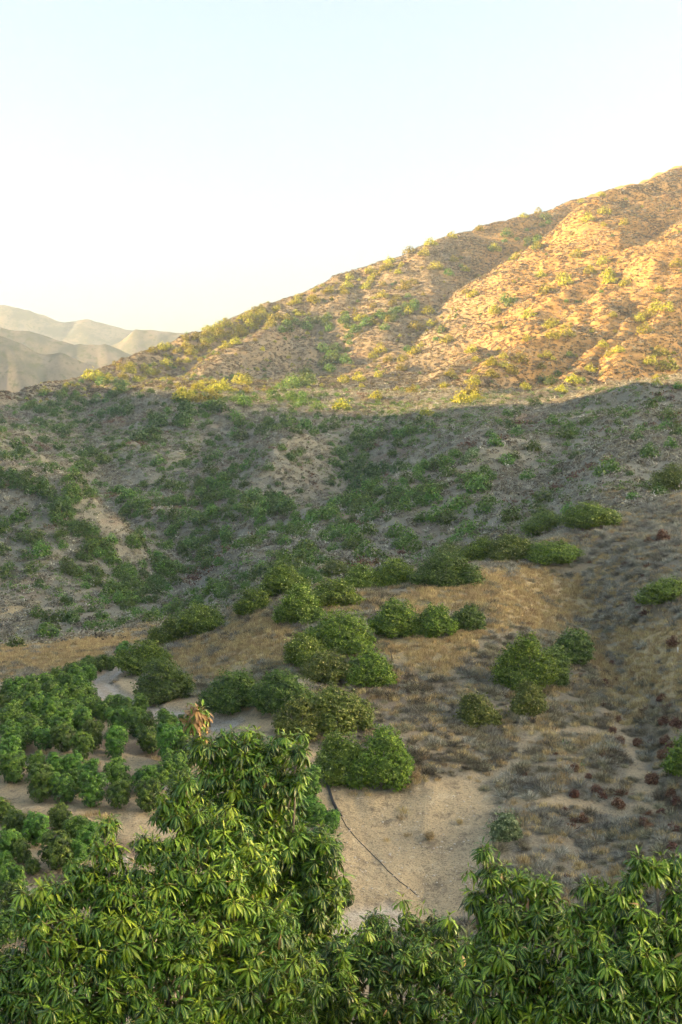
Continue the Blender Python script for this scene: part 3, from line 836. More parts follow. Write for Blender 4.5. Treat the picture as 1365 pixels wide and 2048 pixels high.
LBL = {
 'top': ("young avocado tree in the crowded block below the road bend", "crowded avocado trees below the road bend"),
 'rim': ("small avocado tree on the far rim of the orchard beside the road end", "avocado trees along the far orchard rim"),
 'A': ("rounded avocado tree in the row just under the gravel road", "avocado trees in the row under the road"),
 'B': ("rounded avocado tree on the second terrace above the tan bank", "avocado trees on the second terrace"),
 'C': ("rounded avocado tree on the terrace below the pale bench path", "avocado trees below the bench path"),
 'D': ("avocado tree on the low terrace behind the foreground leaves", "avocado trees on the low terrace"),
 'E': ("avocado tree at the left edge against the foreground tree", "avocado trees at the bottom left"),
 'R': ("dark avocado tree beside the dirt track right of the tall foreground tree", "avocado trees beside the dirt track"),
}
OW = {'top': "the crowded block below road bend", 'rim': "the rim beside the road", 'A': "the row under the road",
      'B': "the second orchard terrace", 'C': "the terrace below pale path", 'D': "the lowest open terrace",
      'E': "the bottom left orchard", 'R': "the patch beside dirt track"}
OT = {
 'rim': [(246, 1311, 34), (218, 1330, 28), (199, 1333, 30), (179, 1334, 30), (160, 1345, 32), (140, 1352, 34), (176, 1352, 34), (116, 1362, 34), (92, 1372, 36), (64, 1378, 36)],
 'top': [(152, 1358, 38), (128, 1376, 40), (98, 1392, 42), (160, 1384, 40), (60, 1398, 42), (30, 1392, 42), (8, 1418, 44), (44, 1420, 46), (80, 1418, 46), (118, 1408, 44), (152, 1408, 44), (176, 1398, 38), (172, 1422, 40), (140, 1432, 48), (104, 1438, 46), (62, 1440, 46), (20, 1445, 48), (88, 1452, 46), (120, 1458, 48), (161, 1460, 48), (60, 1466, 46), (18, 1462, 50), (50, 1480, 46), (24, 1492, 56)],
 'A': [(186, 1418, 34), (206, 1430, 38), (222, 1416, 34), (243, 1428, 42), (279, 1416, 34), (234, 1452, 46), (267, 1454, 52), (294, 1446, 28), (331, 1458, 52), (374, 1458, 36)],
 'B': [(84, 1487, 44), (126, 1488, 50), (183, 1482, 46), (164, 1509, 46), (231, 1486, 48), (228, 1505, 40), (297, 1494, 48), (341, 1504, 62), (375, 1520, 50)],
 'C': [(8, 1524, 58), (24, 1548, 56), (70, 1546, 44), (111, 1546, 48), (143, 1540, 50), (174, 1555, 44), (80, 1580, 62), (123, 1588, 50), (148, 1572, 42), (180, 1592, 58), (232, 1564, 56), (286, 1574, 54), (320, 1560, 48), (234, 1602, 50), (297, 1606, 54), (360, 1590, 56), (350, 1550, 52)],
 'D': [(4, 1640, 44), (27, 1662, 52), (69, 1674, 56), (118, 1660, 50), (148, 1674, 54), (174, 1694, 52), (112, 1722, 66), (152, 1716, 42), (12, 1702, 56), (40, 1716, 40), (63, 1742, 32), (140, 1752, 34)],
 'E': [(4, 1745, 46), (14, 1782, 62), (24, 1820, 62), (44, 1842, 40), (8, 1866, 60)],
 'R': [(615, 1588, 54), (580, 1612, 52), (627, 1638, 52), (590, 1642, 48), (660, 1652, 42), (686, 1806, 46), (560, 1580, 52), (545, 1640, 50), (655, 1790, 46)],
}
orch_feet = []
for row, lst in OT.items():
    made = []
    for (px, py, w) in lst:
        c = place(px, py + 0.46 * w)
        if c is None: continue
        wm = w / F * c[1]
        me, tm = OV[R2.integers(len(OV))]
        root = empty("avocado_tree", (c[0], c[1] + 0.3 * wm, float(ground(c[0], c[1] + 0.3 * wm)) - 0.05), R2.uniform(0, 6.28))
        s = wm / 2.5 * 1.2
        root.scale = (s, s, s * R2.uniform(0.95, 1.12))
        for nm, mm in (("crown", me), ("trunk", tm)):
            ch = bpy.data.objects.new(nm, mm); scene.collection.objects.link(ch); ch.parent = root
        tag(root, LBL[row][0], "tree", LBL[row][1])
        orch_feet.append((root.location[0], root.location[1], wm * 0.4))
        made.append((px, py, root))
    place_labels(made, 'avocado tree', OW[row])

# ------------------------------------------------------------------ shrubs of the canyon and the mountain
R3 = np.random.default_rng(37)
def hill_shrub_mesh(r, mat, n=420):
    lob = shrub_lobes(1.0, r.uniform(0.62, 0.85), r, 0.9)
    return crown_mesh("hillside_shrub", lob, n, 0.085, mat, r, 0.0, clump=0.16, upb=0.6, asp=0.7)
HV = {'g': [hill_shrub_mesh(R3, M_HILL) for _ in range(6)], 'd': [hill_shrub_mesh(R3, M_SHRUB_D) for _ in range(4)],
      'y': [hill_shrub_mesh(R3, M_HILL_Y) for _ in range(6)], 'b': [hill_shrub_mesh(R3, M_PALEGRN) for _ in range(2)]}
HL = {  # area: (label, group)
 'face': ("rounded green shrub on the brown slope right of the canyon", "shrubs on the brown right slope"),
 'oaks': ("dark oak-like shrub in the clump filling the central gully", "dark shrubs filling the central gully"),
 'draw': ("green shrub in the diagonal draw climbing from the central gully", "shrubs in the diagonal draw"),
 'lower': ("green shrub on the shaded slope just behind the knoll crest", "shrubs behind the knoll crest"),
 'sunny': ("yellow-lit shrub scattered on the golden sunlit spur", "shrubs on the golden sunlit spur"),
 'bright': ("light green shrub at the top of the diagonal draw", "light green shrubs at the head of the draw"),
 'nose': ("sunlit shrub along the left skyline ridge", "sunlit shrubs along the skyline ridge"),
 'cleft': ("shrub in the half-shaded cleft below the skyline", "shrubs in the cleft below the skyline"),
 'west': ("dark green shrub on the blue-shaded far left slope", "shrubs on the far left slope"),
 'spur': ("green shrub on the near left spur above the canyon floor", "shrubs on the near left spur"),
 'floor': ("green shrub in the thicket along the canyon floor", "thicket along the canyon floor"),
 'bench': ("green shrub in the wide thicket across the canyon bench", "thicket across the canyon bench"),
}
HW = {'face': ("green shrub", "the brown right slope"), 'oaks': ("dark shrub", "the central gully clump"), 'draw': ("green shrub", "the diagonal draw"),
      'lower': ("green shrub", "the slope behind the knoll"), 'sunny': ("yellow-lit shrub", "the golden sunlit spur"), 'bright': ("light green shrub", "the diagonal draw's head"),
      'nose': ("sunlit shrub", "the skyline ridge"), 'cleft': ("shrub", "the cleft below the skyline"), 'west': ("dark shrub", "the far left slope"),
      'spur': ("green shrub", "the near left spur"), 'floor': ("green shrub", "the canyon floor thicket"), 'bench': ("green shrub", "the canyon bench thicket")}
HS = []          # (px, py, width px, kind, area)
def hs(area, kind, *pts):
    for p in pts: HS.append((p[0], p[1], p[2] * (1.45 if kind == 'y' else 1.08), kind, area))
hs('face', 'g', (1106,843,28),(1016,828,25),(1034,826,22),(1024,852,25),(1035,865,32),(983,868,25),(991,883,32),(1068,893,36),(1141,852,30),(1131,869,40),(1176,840,30),(1224,825,22),(1306,811,30),(1339,830,36),(1217,934,50),(1057,951,34),(1013,919,36),(1027,912,25),(1091,991,46),(1082,1023,36),(1025,1029,46),(1141,1019,36),(1296,972,32),(1270,992,30),(1073,806,26),(977,1003,36),(974,1019,30),(972,975,26),(983,953,28),(971,941,25),(1350,865,20))
hs('draw', 'g', (671,853,24),(719,859,24),(737,890,34),(696,900,26),(828,884,28),(786,909,24),(797,888,24),(801,874,22),(819,865,26),(833,859,22),(839,840,25),(861,850,24),(759,859,20),(728,912,30),(915,909,24),(895,924,26))
hs('oaks', 'd', (666,924,34),(699,932,44),(725,935,50),(743,947,46),(766,938,40),(798,935,32),(725,959,40),(658,962,30),(707,976,26),(690,950,40),(760,960,34),(680,905,30))
hs('bright', 'b', (945,909,28),(933,918,26),(950,900,20))
hs('lower', 'g', (959,973,46),(939,956,34),(912,1011,50),(930,1000,40),(874,1032,46),(898,1035,46),(845,1035,34),(866,997,40),(813,1011,36),(786,991,34),(825,988,28),(939,1055,46),(912,1079,30),(792,1064,38),(819,1073,36),(798,1088,34),(833,1096,42),(734,1105,46),(669,1093,34),(719,1082,40),(707,1073,34),(740,1061,36),(660,1075,30),(900,1090,30),(760,1110,30))
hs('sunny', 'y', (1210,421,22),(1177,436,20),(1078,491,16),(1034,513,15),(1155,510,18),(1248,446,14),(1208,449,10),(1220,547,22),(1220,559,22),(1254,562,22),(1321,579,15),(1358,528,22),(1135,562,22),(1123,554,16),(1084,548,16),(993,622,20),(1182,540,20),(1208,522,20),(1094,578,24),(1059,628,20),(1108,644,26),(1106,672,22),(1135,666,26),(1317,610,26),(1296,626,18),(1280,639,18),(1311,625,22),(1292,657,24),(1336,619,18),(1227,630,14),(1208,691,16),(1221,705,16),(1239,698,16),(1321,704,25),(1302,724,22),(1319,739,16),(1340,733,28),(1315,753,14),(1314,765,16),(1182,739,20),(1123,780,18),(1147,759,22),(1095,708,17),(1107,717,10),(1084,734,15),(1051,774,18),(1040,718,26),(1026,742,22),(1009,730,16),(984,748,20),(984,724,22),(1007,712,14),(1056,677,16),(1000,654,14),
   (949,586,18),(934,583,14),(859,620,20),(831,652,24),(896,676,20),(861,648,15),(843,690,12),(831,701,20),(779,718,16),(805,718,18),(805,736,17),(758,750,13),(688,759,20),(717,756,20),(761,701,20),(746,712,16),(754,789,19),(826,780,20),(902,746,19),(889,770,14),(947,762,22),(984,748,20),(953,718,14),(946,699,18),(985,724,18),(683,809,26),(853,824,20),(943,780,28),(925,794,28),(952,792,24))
hs('sunny', 'g', (1013,598,26),(1026,603,28),(884,661,22),(872,679,14),(815,699,18),(1082,760,24),(1103,762,26),(1117,751,18),(1141,710,16),(1358,771,24))
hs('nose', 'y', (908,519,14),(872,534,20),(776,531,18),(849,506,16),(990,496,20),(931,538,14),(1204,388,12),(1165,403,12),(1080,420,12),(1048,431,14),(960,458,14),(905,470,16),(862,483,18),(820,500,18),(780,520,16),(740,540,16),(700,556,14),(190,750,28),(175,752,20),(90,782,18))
hs('spur', 'g', (75,1226,34),(100,1236,36),(122,1232,36),(95,1262,48),(30,1284,40),(140,1266,22),(176,1250,30),(195,1248,26),(60,1140,30),(10,1150,30),(52,1112,22),(80,1104,46),(120,1070,30),(75,1074,30),(40,1034,36),(14,1044,26))
def band(area, kind, pts, nn, w, spread):
    pts = np.asarray(pts, float)
    seg = np.hypot(*(pts[1:] - pts[:-1]).T); cum = np.concatenate([[0], np.cumsum(seg)])
    for i in range(int(nn * 1.35)):
        q = R3.random() * cum[-1]; k = min(np.searchsorted(cum, q, 'right') - 1, len(seg) - 1); f = (q - cum[k]) / seg[k]
        p = pts[k] + f * (pts[k + 1] - pts[k]) + R3.normal(size=2) * spread * np.array([1.3, 0.8])
        HS.append((p[0], p[1], w * R3.choice([0.6, 0.8, 1.0, 1.2, 1.5]) * R3.uniform(0.85, 1.15), kind, area))
band('draw', 'g', [(930,912),(895,925),(860,935),(840,955),(800,970),(760,985),(720,1000),(690,1010)], 34, 24, 8)
band('draw', 'g', [(700,880),(760,868),(830,855)], 12, 22, 5)
band('draw', 'g', [(880,975),(840,990),(800,995)], 6, 26, 6)
band('lower', 'g', [(640,1070),(700,1045),(760,1020),(850,985),(930,960)], 36, 28, 13)
band('lower', 'g', [(600,1040),(680,1010),(740,990)], 18, 26, 10)
band('lower', 'g', [(480,1165),(560,1120),(640,1090),(700,1080)], 16, 28, 8)
band('west', 'd', [(20,870),(120,820),(220,785),(300,770)], 30, 20, 12)
band('west', 'd', [(0,920),(80,880),(180,845),(260,810)], 30, 21, 12)
band('west', 'd', [(0,960),(100,930),(200,890),(260,865)], 26, 22, 12)
band('west', 'g', [(120,958),(180,935),(235,905)], 12, 20, 6)
band('west', 'd', [(280,875),(330,845),(400,815),(440,800)], 20, 26, 12)
band('west', 'g', [(0,840),(60,805),(130,780),(200,765)], 20, 17, 9)
band('nose', 'y', [(220,752),(330,708),(440,656),(560,612),(650,580)], 60, 16, 9)
band('nose', 'y', [(240,768),(330,735),(430,690),(520,650),(600,615)], 52, 17, 11)
band('nose', 'y', [(660,590),(740,560),(800,530)], 18, 15, 10)
band('nose', 'y', [(380,800),(430,770),(500,760)], 14, 26, 9)
band('cleft', 'g', [(540,785),(600,765),(650,740),(680,700)], 28, 22, 10)
band('cleft', 'g', [(570,650),(640,645),(700,640)], 18, 20, 9)
band('cleft', 'g', [(700,660),(760,640),(830,610)], 24, 18, 12)
band('cleft', 'y', [(700,650),(760,620),(820,590),(850,560)], 18, 15, 16)
band('cleft', 'g', [(880,540),(960,510),(1060,470),(1120,430)], 16, 14, 14)
band('west', 'g', [(440,815),(520,800),(600,800),(660,830)], 18, 22, 12)
band('west', 'g', [(420,880),(470,860),(560,850),(640,860)], 16, 22, 14)
band('bench', 'g', [(230,995),(330,975),(400,965),(480,950)], 26, 23, 9)
band('bench', 'g', [(250,1015),(360,1000),(470,985)], 38, 24, 10)
band('bench', 'g', [(290,1035),(400,1030),(500,1020),(560,1010)], 34, 25, 10)
band('bench', 'd', [(500,980),(545,1005),(590,1030)], 14, 32, 9)
band('bench', 'g', [(130,985),(200,975),(160,960)], 7, 24, 7)
band('bench', 'g', [(300,900),(360,920),(440,930),(520,925)], 12, 20, 16)
band('spur', 'd', [(0,965),(60,972),(110,1000),(130,1035),(185,1065)], 30, 26, 8)
band('spur', 'd', [(110,1030),(150,1060),(190,1085)], 12, 28, 7)
band('spur', 'g', [(140,1140),(170,1150),(200,1165),(240,1190)], 12, 26, 7)
band('floor', 'g', [(190,1085),(230,1125),(270,1170),(250,1215)], 32, 27, 10)
band('floor', 'd', [(270,1200),(300,1170),(320,1140),(360,1130)], 22, 26, 9)
band('floor', 'g', [(250,1070),(320,1080),(390,1100),(440,1080),(520,1080)], 36, 24, 13)
band('floor', 'g', [(300,1115),(350,1145),(400,1130),(440,1110)], 20, 24, 10)
band('floor', 'g', [(300,1238),(360,1212),(420,1185),(480,1170)], 22, 27, 6)
band('floor', 'g', [(540,1050),(600,1060),(560,1090)], 12, 22, 9)
recs = []
for (px, py, w, kd, area) in HS:
    c = cast(px, py + 0.28 * w, 5.05)
    if c is None:
        c = castline([(px, py + 0.3 * w)], 5.05)[0]
    recs.append((c, w / F * c[1], w, kd, area, px, py))
recs.sort(key=lambda q: -q[2])
made = {}
for (c, wm, w, kd, area, hx, hy) in recs[:300]:
    me = HV[kd][R3.integers(len(HV[kd]))]
    o = bpy.data.objects.new("hillside_shrub", me); scene.collection.objects.link(o)
    o.location = (c[0], c[1] + 0.2 * wm, float(ground(c[0], c[1] + 0.2 * wm)) - 0.12 * wm)
    o.rotation_euler = (0, 0, R3.uniform(0, 6.28)); o.scale = (wm * 1.08, wm * 1.08, wm * R3.uniform(0.9, 1.15))
    tag(o, HL[area][0], "shrub", HL[area][1])
    made.setdefault(area, []).append((hx, hy, o))
for area, lst in made.items(): place_labels(lst, HW[area][0], HW[area][1])

# ------------------------------------------------------------------ scattered brush, grass and smaller shrubs (stuff): one point cloud, instanced plants
def scatter(name, protos, pts, idx_, rotz, scl, label, cat):
    colx = bpy.data.collections.new(name + "_kinds")
    for i, p in enumerate(protos):
        p.name = "%s_kind_%02d" % (name, i); colx.objects.link(p)
    me = bpy.data.meshes.new(name); me.vertices.add(len(pts)); me.vertices.foreach_set('co', np.asarray(pts, np.float32).ravel())
    point_attr(me, "kind_index", idx_, 'INT')
    point_attr(me, "turn", np.stack([np.zeros(len(pts)), np.zeros(len(pts)), rotz], -1), 'FLOAT_VECTOR')
    point_attr(me, "size", scl, 'FLOAT_VECTOR')
    ob = bpy.data.objects.new(name, me); scene.collection.objects.link(ob)
    ng = bpy.data.node_groups.new(name + "_scatter", 'GeometryNodeTree')
    ng.interface.new_socket("Geometry", in_out='INPUT', socket_type='NodeSocketGeometry')
    ng.interface.new_socket("Geometry", in_out='OUTPUT', socket_type='NodeSocketGeometry')
    gi, go = ng.nodes.new("NodeGroupInput"), ng.nodes.new("NodeGroupOutput")
    ip = ng.nodes.new("GeometryNodeInstanceOnPoints")
    ci = ng.nodes.new("GeometryNodeCollectionInfo"); ci.inputs['Collection'].default_value = colx
    ci.inputs['Separate Children'].default_value = True; ci.inputs['Reset Children'].default_value = True
    def na(nm, typ):
        q = ng.nodes.new("GeometryNodeInputNamedAttribute"); q.data_type = typ; q.inputs['Name'].default_value = nm
        return q.outputs['Attribute']
    ng.links.new(gi.outputs[0], ip.inputs['Points']); ng.links.new(ci.outputs[0], ip.inputs['Instance'])
    ip.inputs['Pick Instance'].default_value = True
    ng.links.new(na("kind_index", 'INT'), ip.inputs['Instance Index'])
    ng.links.new(na("turn", 'FLOAT_VECTOR'), ip.inputs['Rotation'])
    ng.links.new(na("size", 'FLOAT_VECTOR'), ip.inputs['Scale'])
    ng.links.new(ip.outputs[0], go.inputs[0])
    md = ob.modifiers.new("scatter", 'NODES'); md.node_group = ng
    return tag(ob, label, cat, kind="stuff")

def wrap(me): return bpy.data.objects.new("proto", me)
rest = recs[300:]
conc = blur(ZZ, 14) - ZZ                                # hollows collect shrubs
Ng = 12000
gy = np.sqrt(R3.random(Ng) * (900 ** 2 - 175 ** 2) + 175 ** 2); gx = (R3.random(Ng) * 0.62 - 0.31) * gy
gz = ground(gx, gy)
lush = 0.25 + 0.6 * fbm(gx / 55, gy / 55, 3, 831) + 1.1 * np.clip(bil(conc, S, Tt, gx / gy, np.log(gy)), -0.4, 0.5) + 0.25 * (1 - sstep(-0.1, 0.12, gx / gy)) - 0.55 * sstep(15, 60, gz) * sstep(-0.05, 0.05, gx / gy)
for i in np.nonzero(R3.random(Ng) < np.clip(lush - 0.06, 0.02, 0.65))[0]:
    wm = R3.uniform(1.0, 3.4)
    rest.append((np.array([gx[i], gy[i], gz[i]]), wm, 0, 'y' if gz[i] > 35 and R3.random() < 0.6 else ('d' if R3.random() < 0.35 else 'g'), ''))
kinds = [(k, i) for k in 'gdyb' for i in range(len(HV[k]))]
kid = {k: [j for j, q in enumerate(kinds) if q[0] == k] for k in 'gdyb'}
scatter("distant_shrubbery", [wrap(HV[k][i]) for k, i in kinds],
        [(q[0][0], q[0][1] + .2 * q[1], float(ground(q[0][0], q[0][1] + .2 * q[1])) - .12 * q[1]) for q in rest],
        [kid[q[3]][R3.integers(len(kid[q[3]]))] for q in rest], R3.random(len(rest)) * 6.28,
        [(q[1] * 1.08,) * 3 for q in rest], "smaller shrubs dotting the far hillsides too many to count", "shrubs")

R4 = np.random.default_rng(53)
def lerp_mask(m, x, y): return bil(m, S, Tt, x / y, np.log(y))
def blocked(x, y, shr=0.8):
    b = np.zeros(len(x), bool)
    for (fx, fy, fr) in shrub_feet + orch_feet:
        b |= (x - fx) ** 2 + (y - fy) ** 2 < (fr * shr) ** 2
    return b
# mountain brush: thousands of low grey-brown bushes
def tuft(r, mat, n=46, size=0.34):
    lob = [(0, 0, 0.28, 0.5, 0.5, 0.36)] + [(math.cos(a) * .3, math.sin(a) * .3, .22, .3, .3, .26) for a in r.uniform(0, 6.28, 3)]
    return wrap(crown_mesh("brush", lob, n, size, mat, r, 0, 0, 0.4, 0.45, core=False))
far_protos = [tuft(R4, M_BRUSH), tuft(R4, M_BRUSH), tuft(R4, M_GRAY), tuft(R4, M_GRAY), tuft(R4, M_HILL), tuft(R4, M_RED), tuft(R4, M_BRUSH_DK), tuft(R4, M_BRUSH_DK)]
N = 260000
y = np.sqrt(R4.random(N) * (1090 ** 2 - 165 ** 2) + 165 ** 2); x = (R4.random(N) * 0.62 - 0.31) * y
den = fbm(x / 26, y / 26, 3, 801) ; z = ground(x, y)
keep = R4.random(N) < np.clip(0.8 + 0.7 * den, 0.4, 1)
x, y, z, den = x[keep], y[keep], z[keep], den[keep]
grn = fbm(x / 45, y / 45, 3, 811); hi = sstep(20, 60, z)
q = R4.random(len(x))
k = np.where(q < 0.5, R4.integers(0, 2, len(x)), R4.integers(2, 4, len(x)))
k = np.where((grn > 0.02) & (R4.random(len(x)) < 0.36) & (hi < 0.5), 4, k); k = np.where((fbm(x / 20, y / 20, 2, 821) > 0.42) & (R4.random(len(x)) < 0.45), 5, k)
k = np.where((hi > 0.4) & (R4.random(len(x)) < 0.65), R4.integers(6, 8, len(x)), k)
sz = (0.85 + 0.95 * R4.random(len(x)) ** 2) * (1 + 0.35 * sstep(350, 700, y)) * (1 - 0.25 * hi)
scatter("distant_brush", far_protos, np.stack([x, y, z - 0.08], -1), k, R4.random(len(x)) * 6.28, np.stack([sz, sz, sz * 0.85], -1), "grey-brown low brush covering the canyon slopes and mountain", "brush")

# knoll scrub and dry grass
gp = [blade_bush("b", 280, 0.72, 1.3, 0.013, M_GRAY, R4) for _ in range(3)] + [blade_bush("b", 280, 0.66, 1.3, 0.013, M_BRUSH, R4) for _ in range(3)]
gp += [blade_bush("b", 130, 0.55, 1.3, 0.025, M_RED, R4)]
N = 46000
y = np.sqrt(R4.random(N) * (200 ** 2 - 64 ** 2) + 64 ** 2); x = (R4.random(N) * 0.66 - 0.33) * y
soil_ = lerp_mask(m_soil, x, y); gold_ = lerp_mask(m_gold, x, y); rd_ = lerp_mask(gritty, x, y)
den = fbm(x / 7, y / 7, 3, 901)
pr = np.clip(0.62 + 0.9 * den - 0.62 * gold_, 0.03, 1) * (1 - np.clip(1.15 * soil_, 0, 1)) * (1 - np.clip(2 * rd_, 0, 1))
kp = (R4.random(N) < pr) & ~blocked(x, y, 0.7)
x, y, gold_ = x[kp], y[kp], gold_[kp]; z = ground(x, y)
ppx, ppy = project(x, y, z)
greyer = sstep(1000, 1150, ppx) * (1 - sstep(1180, 1300, ppy)) + sstep(0.05, 0.4, fbm(x / 12, y / 12, 2, 911))
k = np.where(R4.random(len(x)) < np.clip(0.25 + 0.6 * greyer, 0, 1), R4.integers(0, 3, len(x)), R4.integers(3, 6, len(x)))
k = np.where((R4.random(len(x)) < 0.05) & (ppx > 1050), 6, k)
sz = 0.55 + 0.95 * R4.random(len(x)) ** 2
scatter("dry_scrub", gp, np.stack([x, y, z - 0.03], -1), k, R4.random(len(x)) * 6.28, np.stack([sz, sz, sz * 0.8], -1), "grey leafless scrub covering the near knoll", "scrub")
tg = [blade_bush("g", 60, 0.5, 0.62, 0.016, M_GRASS, R4, base=0.16) for _ in range(4)]
N = 60000
y = np.sqrt(R4.random(N) * (200 ** 2 - 64 ** 2) + 64 ** 2); x = (R4.random(N) * 0.66 - 0.33) * y
soil_ = lerp_mask(m_soil, x, y); gold_ = lerp_mask(m_gold, x, y); rd_ = lerp_mask(gritty, x, y)
den = fbm(x / 5, y / 5, 3, 921)
pr = np.clip(0.22 + 0.8 * gold_ + 0.6 * den, 0.03, 1) * (1 - np.clip(0.955 * soil_, 0, 1)) * (1 - np.clip(2 * rd_, 0, 1))
kp = (R4.random(N) < pr) & ~blocked(x, y, 0.7)
x, y = x[kp], y[kp]; z = ground(x, y); sz = 0.6 + 0.6 * R4.random(len(x))
scatter("dry_grass", tg, np.stack([x, y, z - 0.02], -1), R4.integers(0, 4, len(x)), R4.random(len(x)) * 6.28, np.stack([sz, sz, sz], -1), "golden dry grass on the near knoll", "grass")

# ------------------------------------------------------------------ russet bushes and odd plants of the right-hand slope
RUS = [(1150,1536,24,"round"),(1178,1552,18,""),(1150,1588,26,""),(1195,1580,28,""),(1207,1592,22,""),(1239,1606,30,""),(1241,1584,18,""),(1166,1638,26,""),(1290,1643,28,""),(1238,1437,20,""),(1227,1460,20,""),(1242,1480,26,""),(1278,1485,26,""),(1336,1478,28,""),(1345,1492,26,""),(1329,1507,30,""),(1330,1440,28,""),(1356,1445,32,""),(1350,1282,30,""),(1326,1394,24,""),(1307,1557,34,""),(1345,1586,28,""),(1356,1602,26,""),(1325,1623,22,""),(1348,1653,28,""),(1348,1692,28,""),(1211,1363,20,""),(1233,1358,16,""),(1227,1325,18,""),(1328,1070,32,""),(1300,1650,24,""),(1300,1080,22,"")]
rus_me = [crown_mesh("russet_bush", shrub_lobes(1.0, 0.72, R4, 0.9), 520, 0.11, M_RED, R4, 0, clump=0.2) for _ in range(4)]
WHERE = ["low on the slope beside the pale bank", "on the gully side near the right edge", "high on the right slope"]
rmade = {}
for (px, py, w, _) in RUS:
    c = cast(px, py + 0.4 * w); wm = w / F * c[1]
    o = bpy.data.objects.new("russet_bush", rus_me[R4.integers(4)]); scene.collection.objects.link(o)
    o.location = (c[0], c[1] + .3 * wm, float(ground(c[0], c[1] + .3 * wm)) - 0.05); o.rotation_euler = (0, 0, R4.uniform(0, 6.28)); o.scale = (wm, wm, wm)
    wh = 2 if py < 1300 else (0 if px < 1262 and py > 1500 else 1)
    tag(o, "dry russet-brown bush " + WHERE[wh], "bush", "russet bushes " + WHERE[wh])
    rmade.setdefault(wh, []).append((px, py, o))
for wh, lst in rmade.items(): place_labels(lst, "russet bush", ["the pale bank scrub", "the right edge gully", "the high right slope"][wh])
def odd(name, me, px, py, w, label, cat, group=None):
    c = cast(px, py + 0.35 * w); wm = w / F * c[1]
    o = bpy.data.objects.new(name, me); scene.collection.objects.link(o); o.location = c; o.scale = (wm, wm, wm)
    return tag(o, label, cat, group)
odd("pale_bush", blade_bush("pale_bush", 320, 0.62, 1.35, 0.02, M_GRAY, R4).data, 1251, 1654, 34, "pale silvery round bush low on the right slope", "bush")
ag = blade_bush("agave", 34, 0.62, 1.1, 0.05, M_PALEGRN, R4).data
odd("agave", ag, 1131, 1483, 28, "pale green spiky plant below the straw-coloured path", "plant")
odd("agave", ag, 1166, 1527, 16, "small mint green plant above the round russet bush", "plant")
odd("agave", ag, 1108, 1578, 14, "tiny green plant among grey scrub near the bare slope", "plant")
tw = crown_mesh("tumbleweed", [(0, 0, .42, .5, .5, .42)], 420, 0.12, M_GRASS, R4)
odd("tumbleweed", tw, 860, 1671, 22, "round straw-coloured tumbleweed on the bare slope", "tumbleweed")
odd("tumbleweed", tw, 920, 1643, 14, "small straw tumbleweed near the upper part of the bare slope", "tumbleweed")
odd("tumbleweed", tw, 832, 1551, 22, "orange-brown dry weed at the corner of the green shrub", "weed")

# drain pipe down the graded slope, stones, marker stakes
m_pipe, nt, pb = new_mat("black_plastic"); pb.inputs['Base Color'].default_value = (0.018, 0.019, 0.022, 1); pb.inputs['Roughness'].default_value = 0.45
def laid(name, pts, rad, mat, label, cat, lift=0.0):
    L = castline(pts); fine = []
    for i in range(len(L) - 1):
        for f in np.linspace(0, 1, 6, endpoint=False):
            p = L[i] * (1 - f) + L[i + 1] * f
            fine.append((p[0], p[1], float(ground(p[0], p[1])) + lift))
    v, f = tube(fine, [rad] * len(fine), 8)
    return tag(mesh_obj(name, v, f, mat, smooth=True), label, cat)
laid("drain_pipe", [(655, 1566), (660, 1585), (667, 1607), (675, 1622), (684, 1636)], 0.10, m_pipe, "upper black plastic drain pipe beside the white-tipped shrub", "pipe", 0.06)
laid("furrow_line", [(684, 1636), (694, 1654), (707, 1670), (731, 1695), (759, 1722), (776, 1742), (800, 1764), (822, 1780), (838, 1793)], 0.024, m_pipe, "thin black hose line laid as a tube down the bare slope", "furrow", 0.02)  # black tube added to draw the dark line of the furrow
m_stone, nt, pb = new_mat("pale_stone"); pb.inputs['Base Color'].default_value = (0.5, 0.45, 0.37, 1); pb.inputs['Roughness'].default_value = 0.9
def stone_mesh(r):
    import bmesh
    bm = bmesh.new(); bmesh.ops.create_icosphere(bm, subdivisions=1, radius=0.5)
    for v in bm.verts: v.co = v.co * r.uniform(0.75, 1.15); v.co.z *= 0.6
    me = bpy.data.meshes.new("stone"); bm.to_mesh(me); bm.free(); me.materials.append(m_stone); return me
stones = [stone_mesh(R4) for _ in range(4)]
pv_, pf_ = [], []
for i in range(420):
    px, py = R4.uniform(610, 960), R4.uniform(1575, 1800)
    c = cast(px, py)
    if c is None or lerp_mask(m_soil, np.array([c[0]]), np.array([c[1]]))[0] < 0.6: continue
    me = stones[i % 4]; s = 0.04 + 0.16 * R4.random() ** 2
    off = len(pv_)
    pv_ += [tuple(np.array(v.co) * s + c) for v in me.vertices]; pf_ += [tuple(q + off for q in p.vertices) for p in me.polygons]
tag(mesh_obj("pebbles", pv_, pf_, m_stone), "pale pebbles strewn over the bare graded slope", "pebbles", kind="stuff")
m_white, nt, pb = new_mat("white_paint"); pb.inputs['Base Color'].default_value = (0.75, 0.74, 0.7, 1)
def stake(px, py, hpx, wpx, label):
    c = cast(px, py); h = hpx / F * c[1]; w = wpx / F * c[1]
    v, f = tube([(0, 0, -.3), (0, 0, h * .9), (0, 0, h)], [w * .5, w * .5, w * .2], 4)
    o = mesh_obj("marker_stake", v, f, m_white); o.location = c
    tag(o, label, "stake")
stake(1292, 904, 9, 3.5, "white marker stake on the brown slope at the right")
stake(874, 918, 9, 3.5, "white marker stake at the edge of the diagonal draw")
stake(860, 862, 6, 3, "tiny white marker stake below the sunlit spur")
stake(1356, 1310, 16, 2.5, "thin pale post on the tan bank at the right edge")
m_wood, nt, pb = new_mat("weathered_wood"); pb.inputs['Base Color'].default_value = (0.07, 0.055, 0.04, 1)
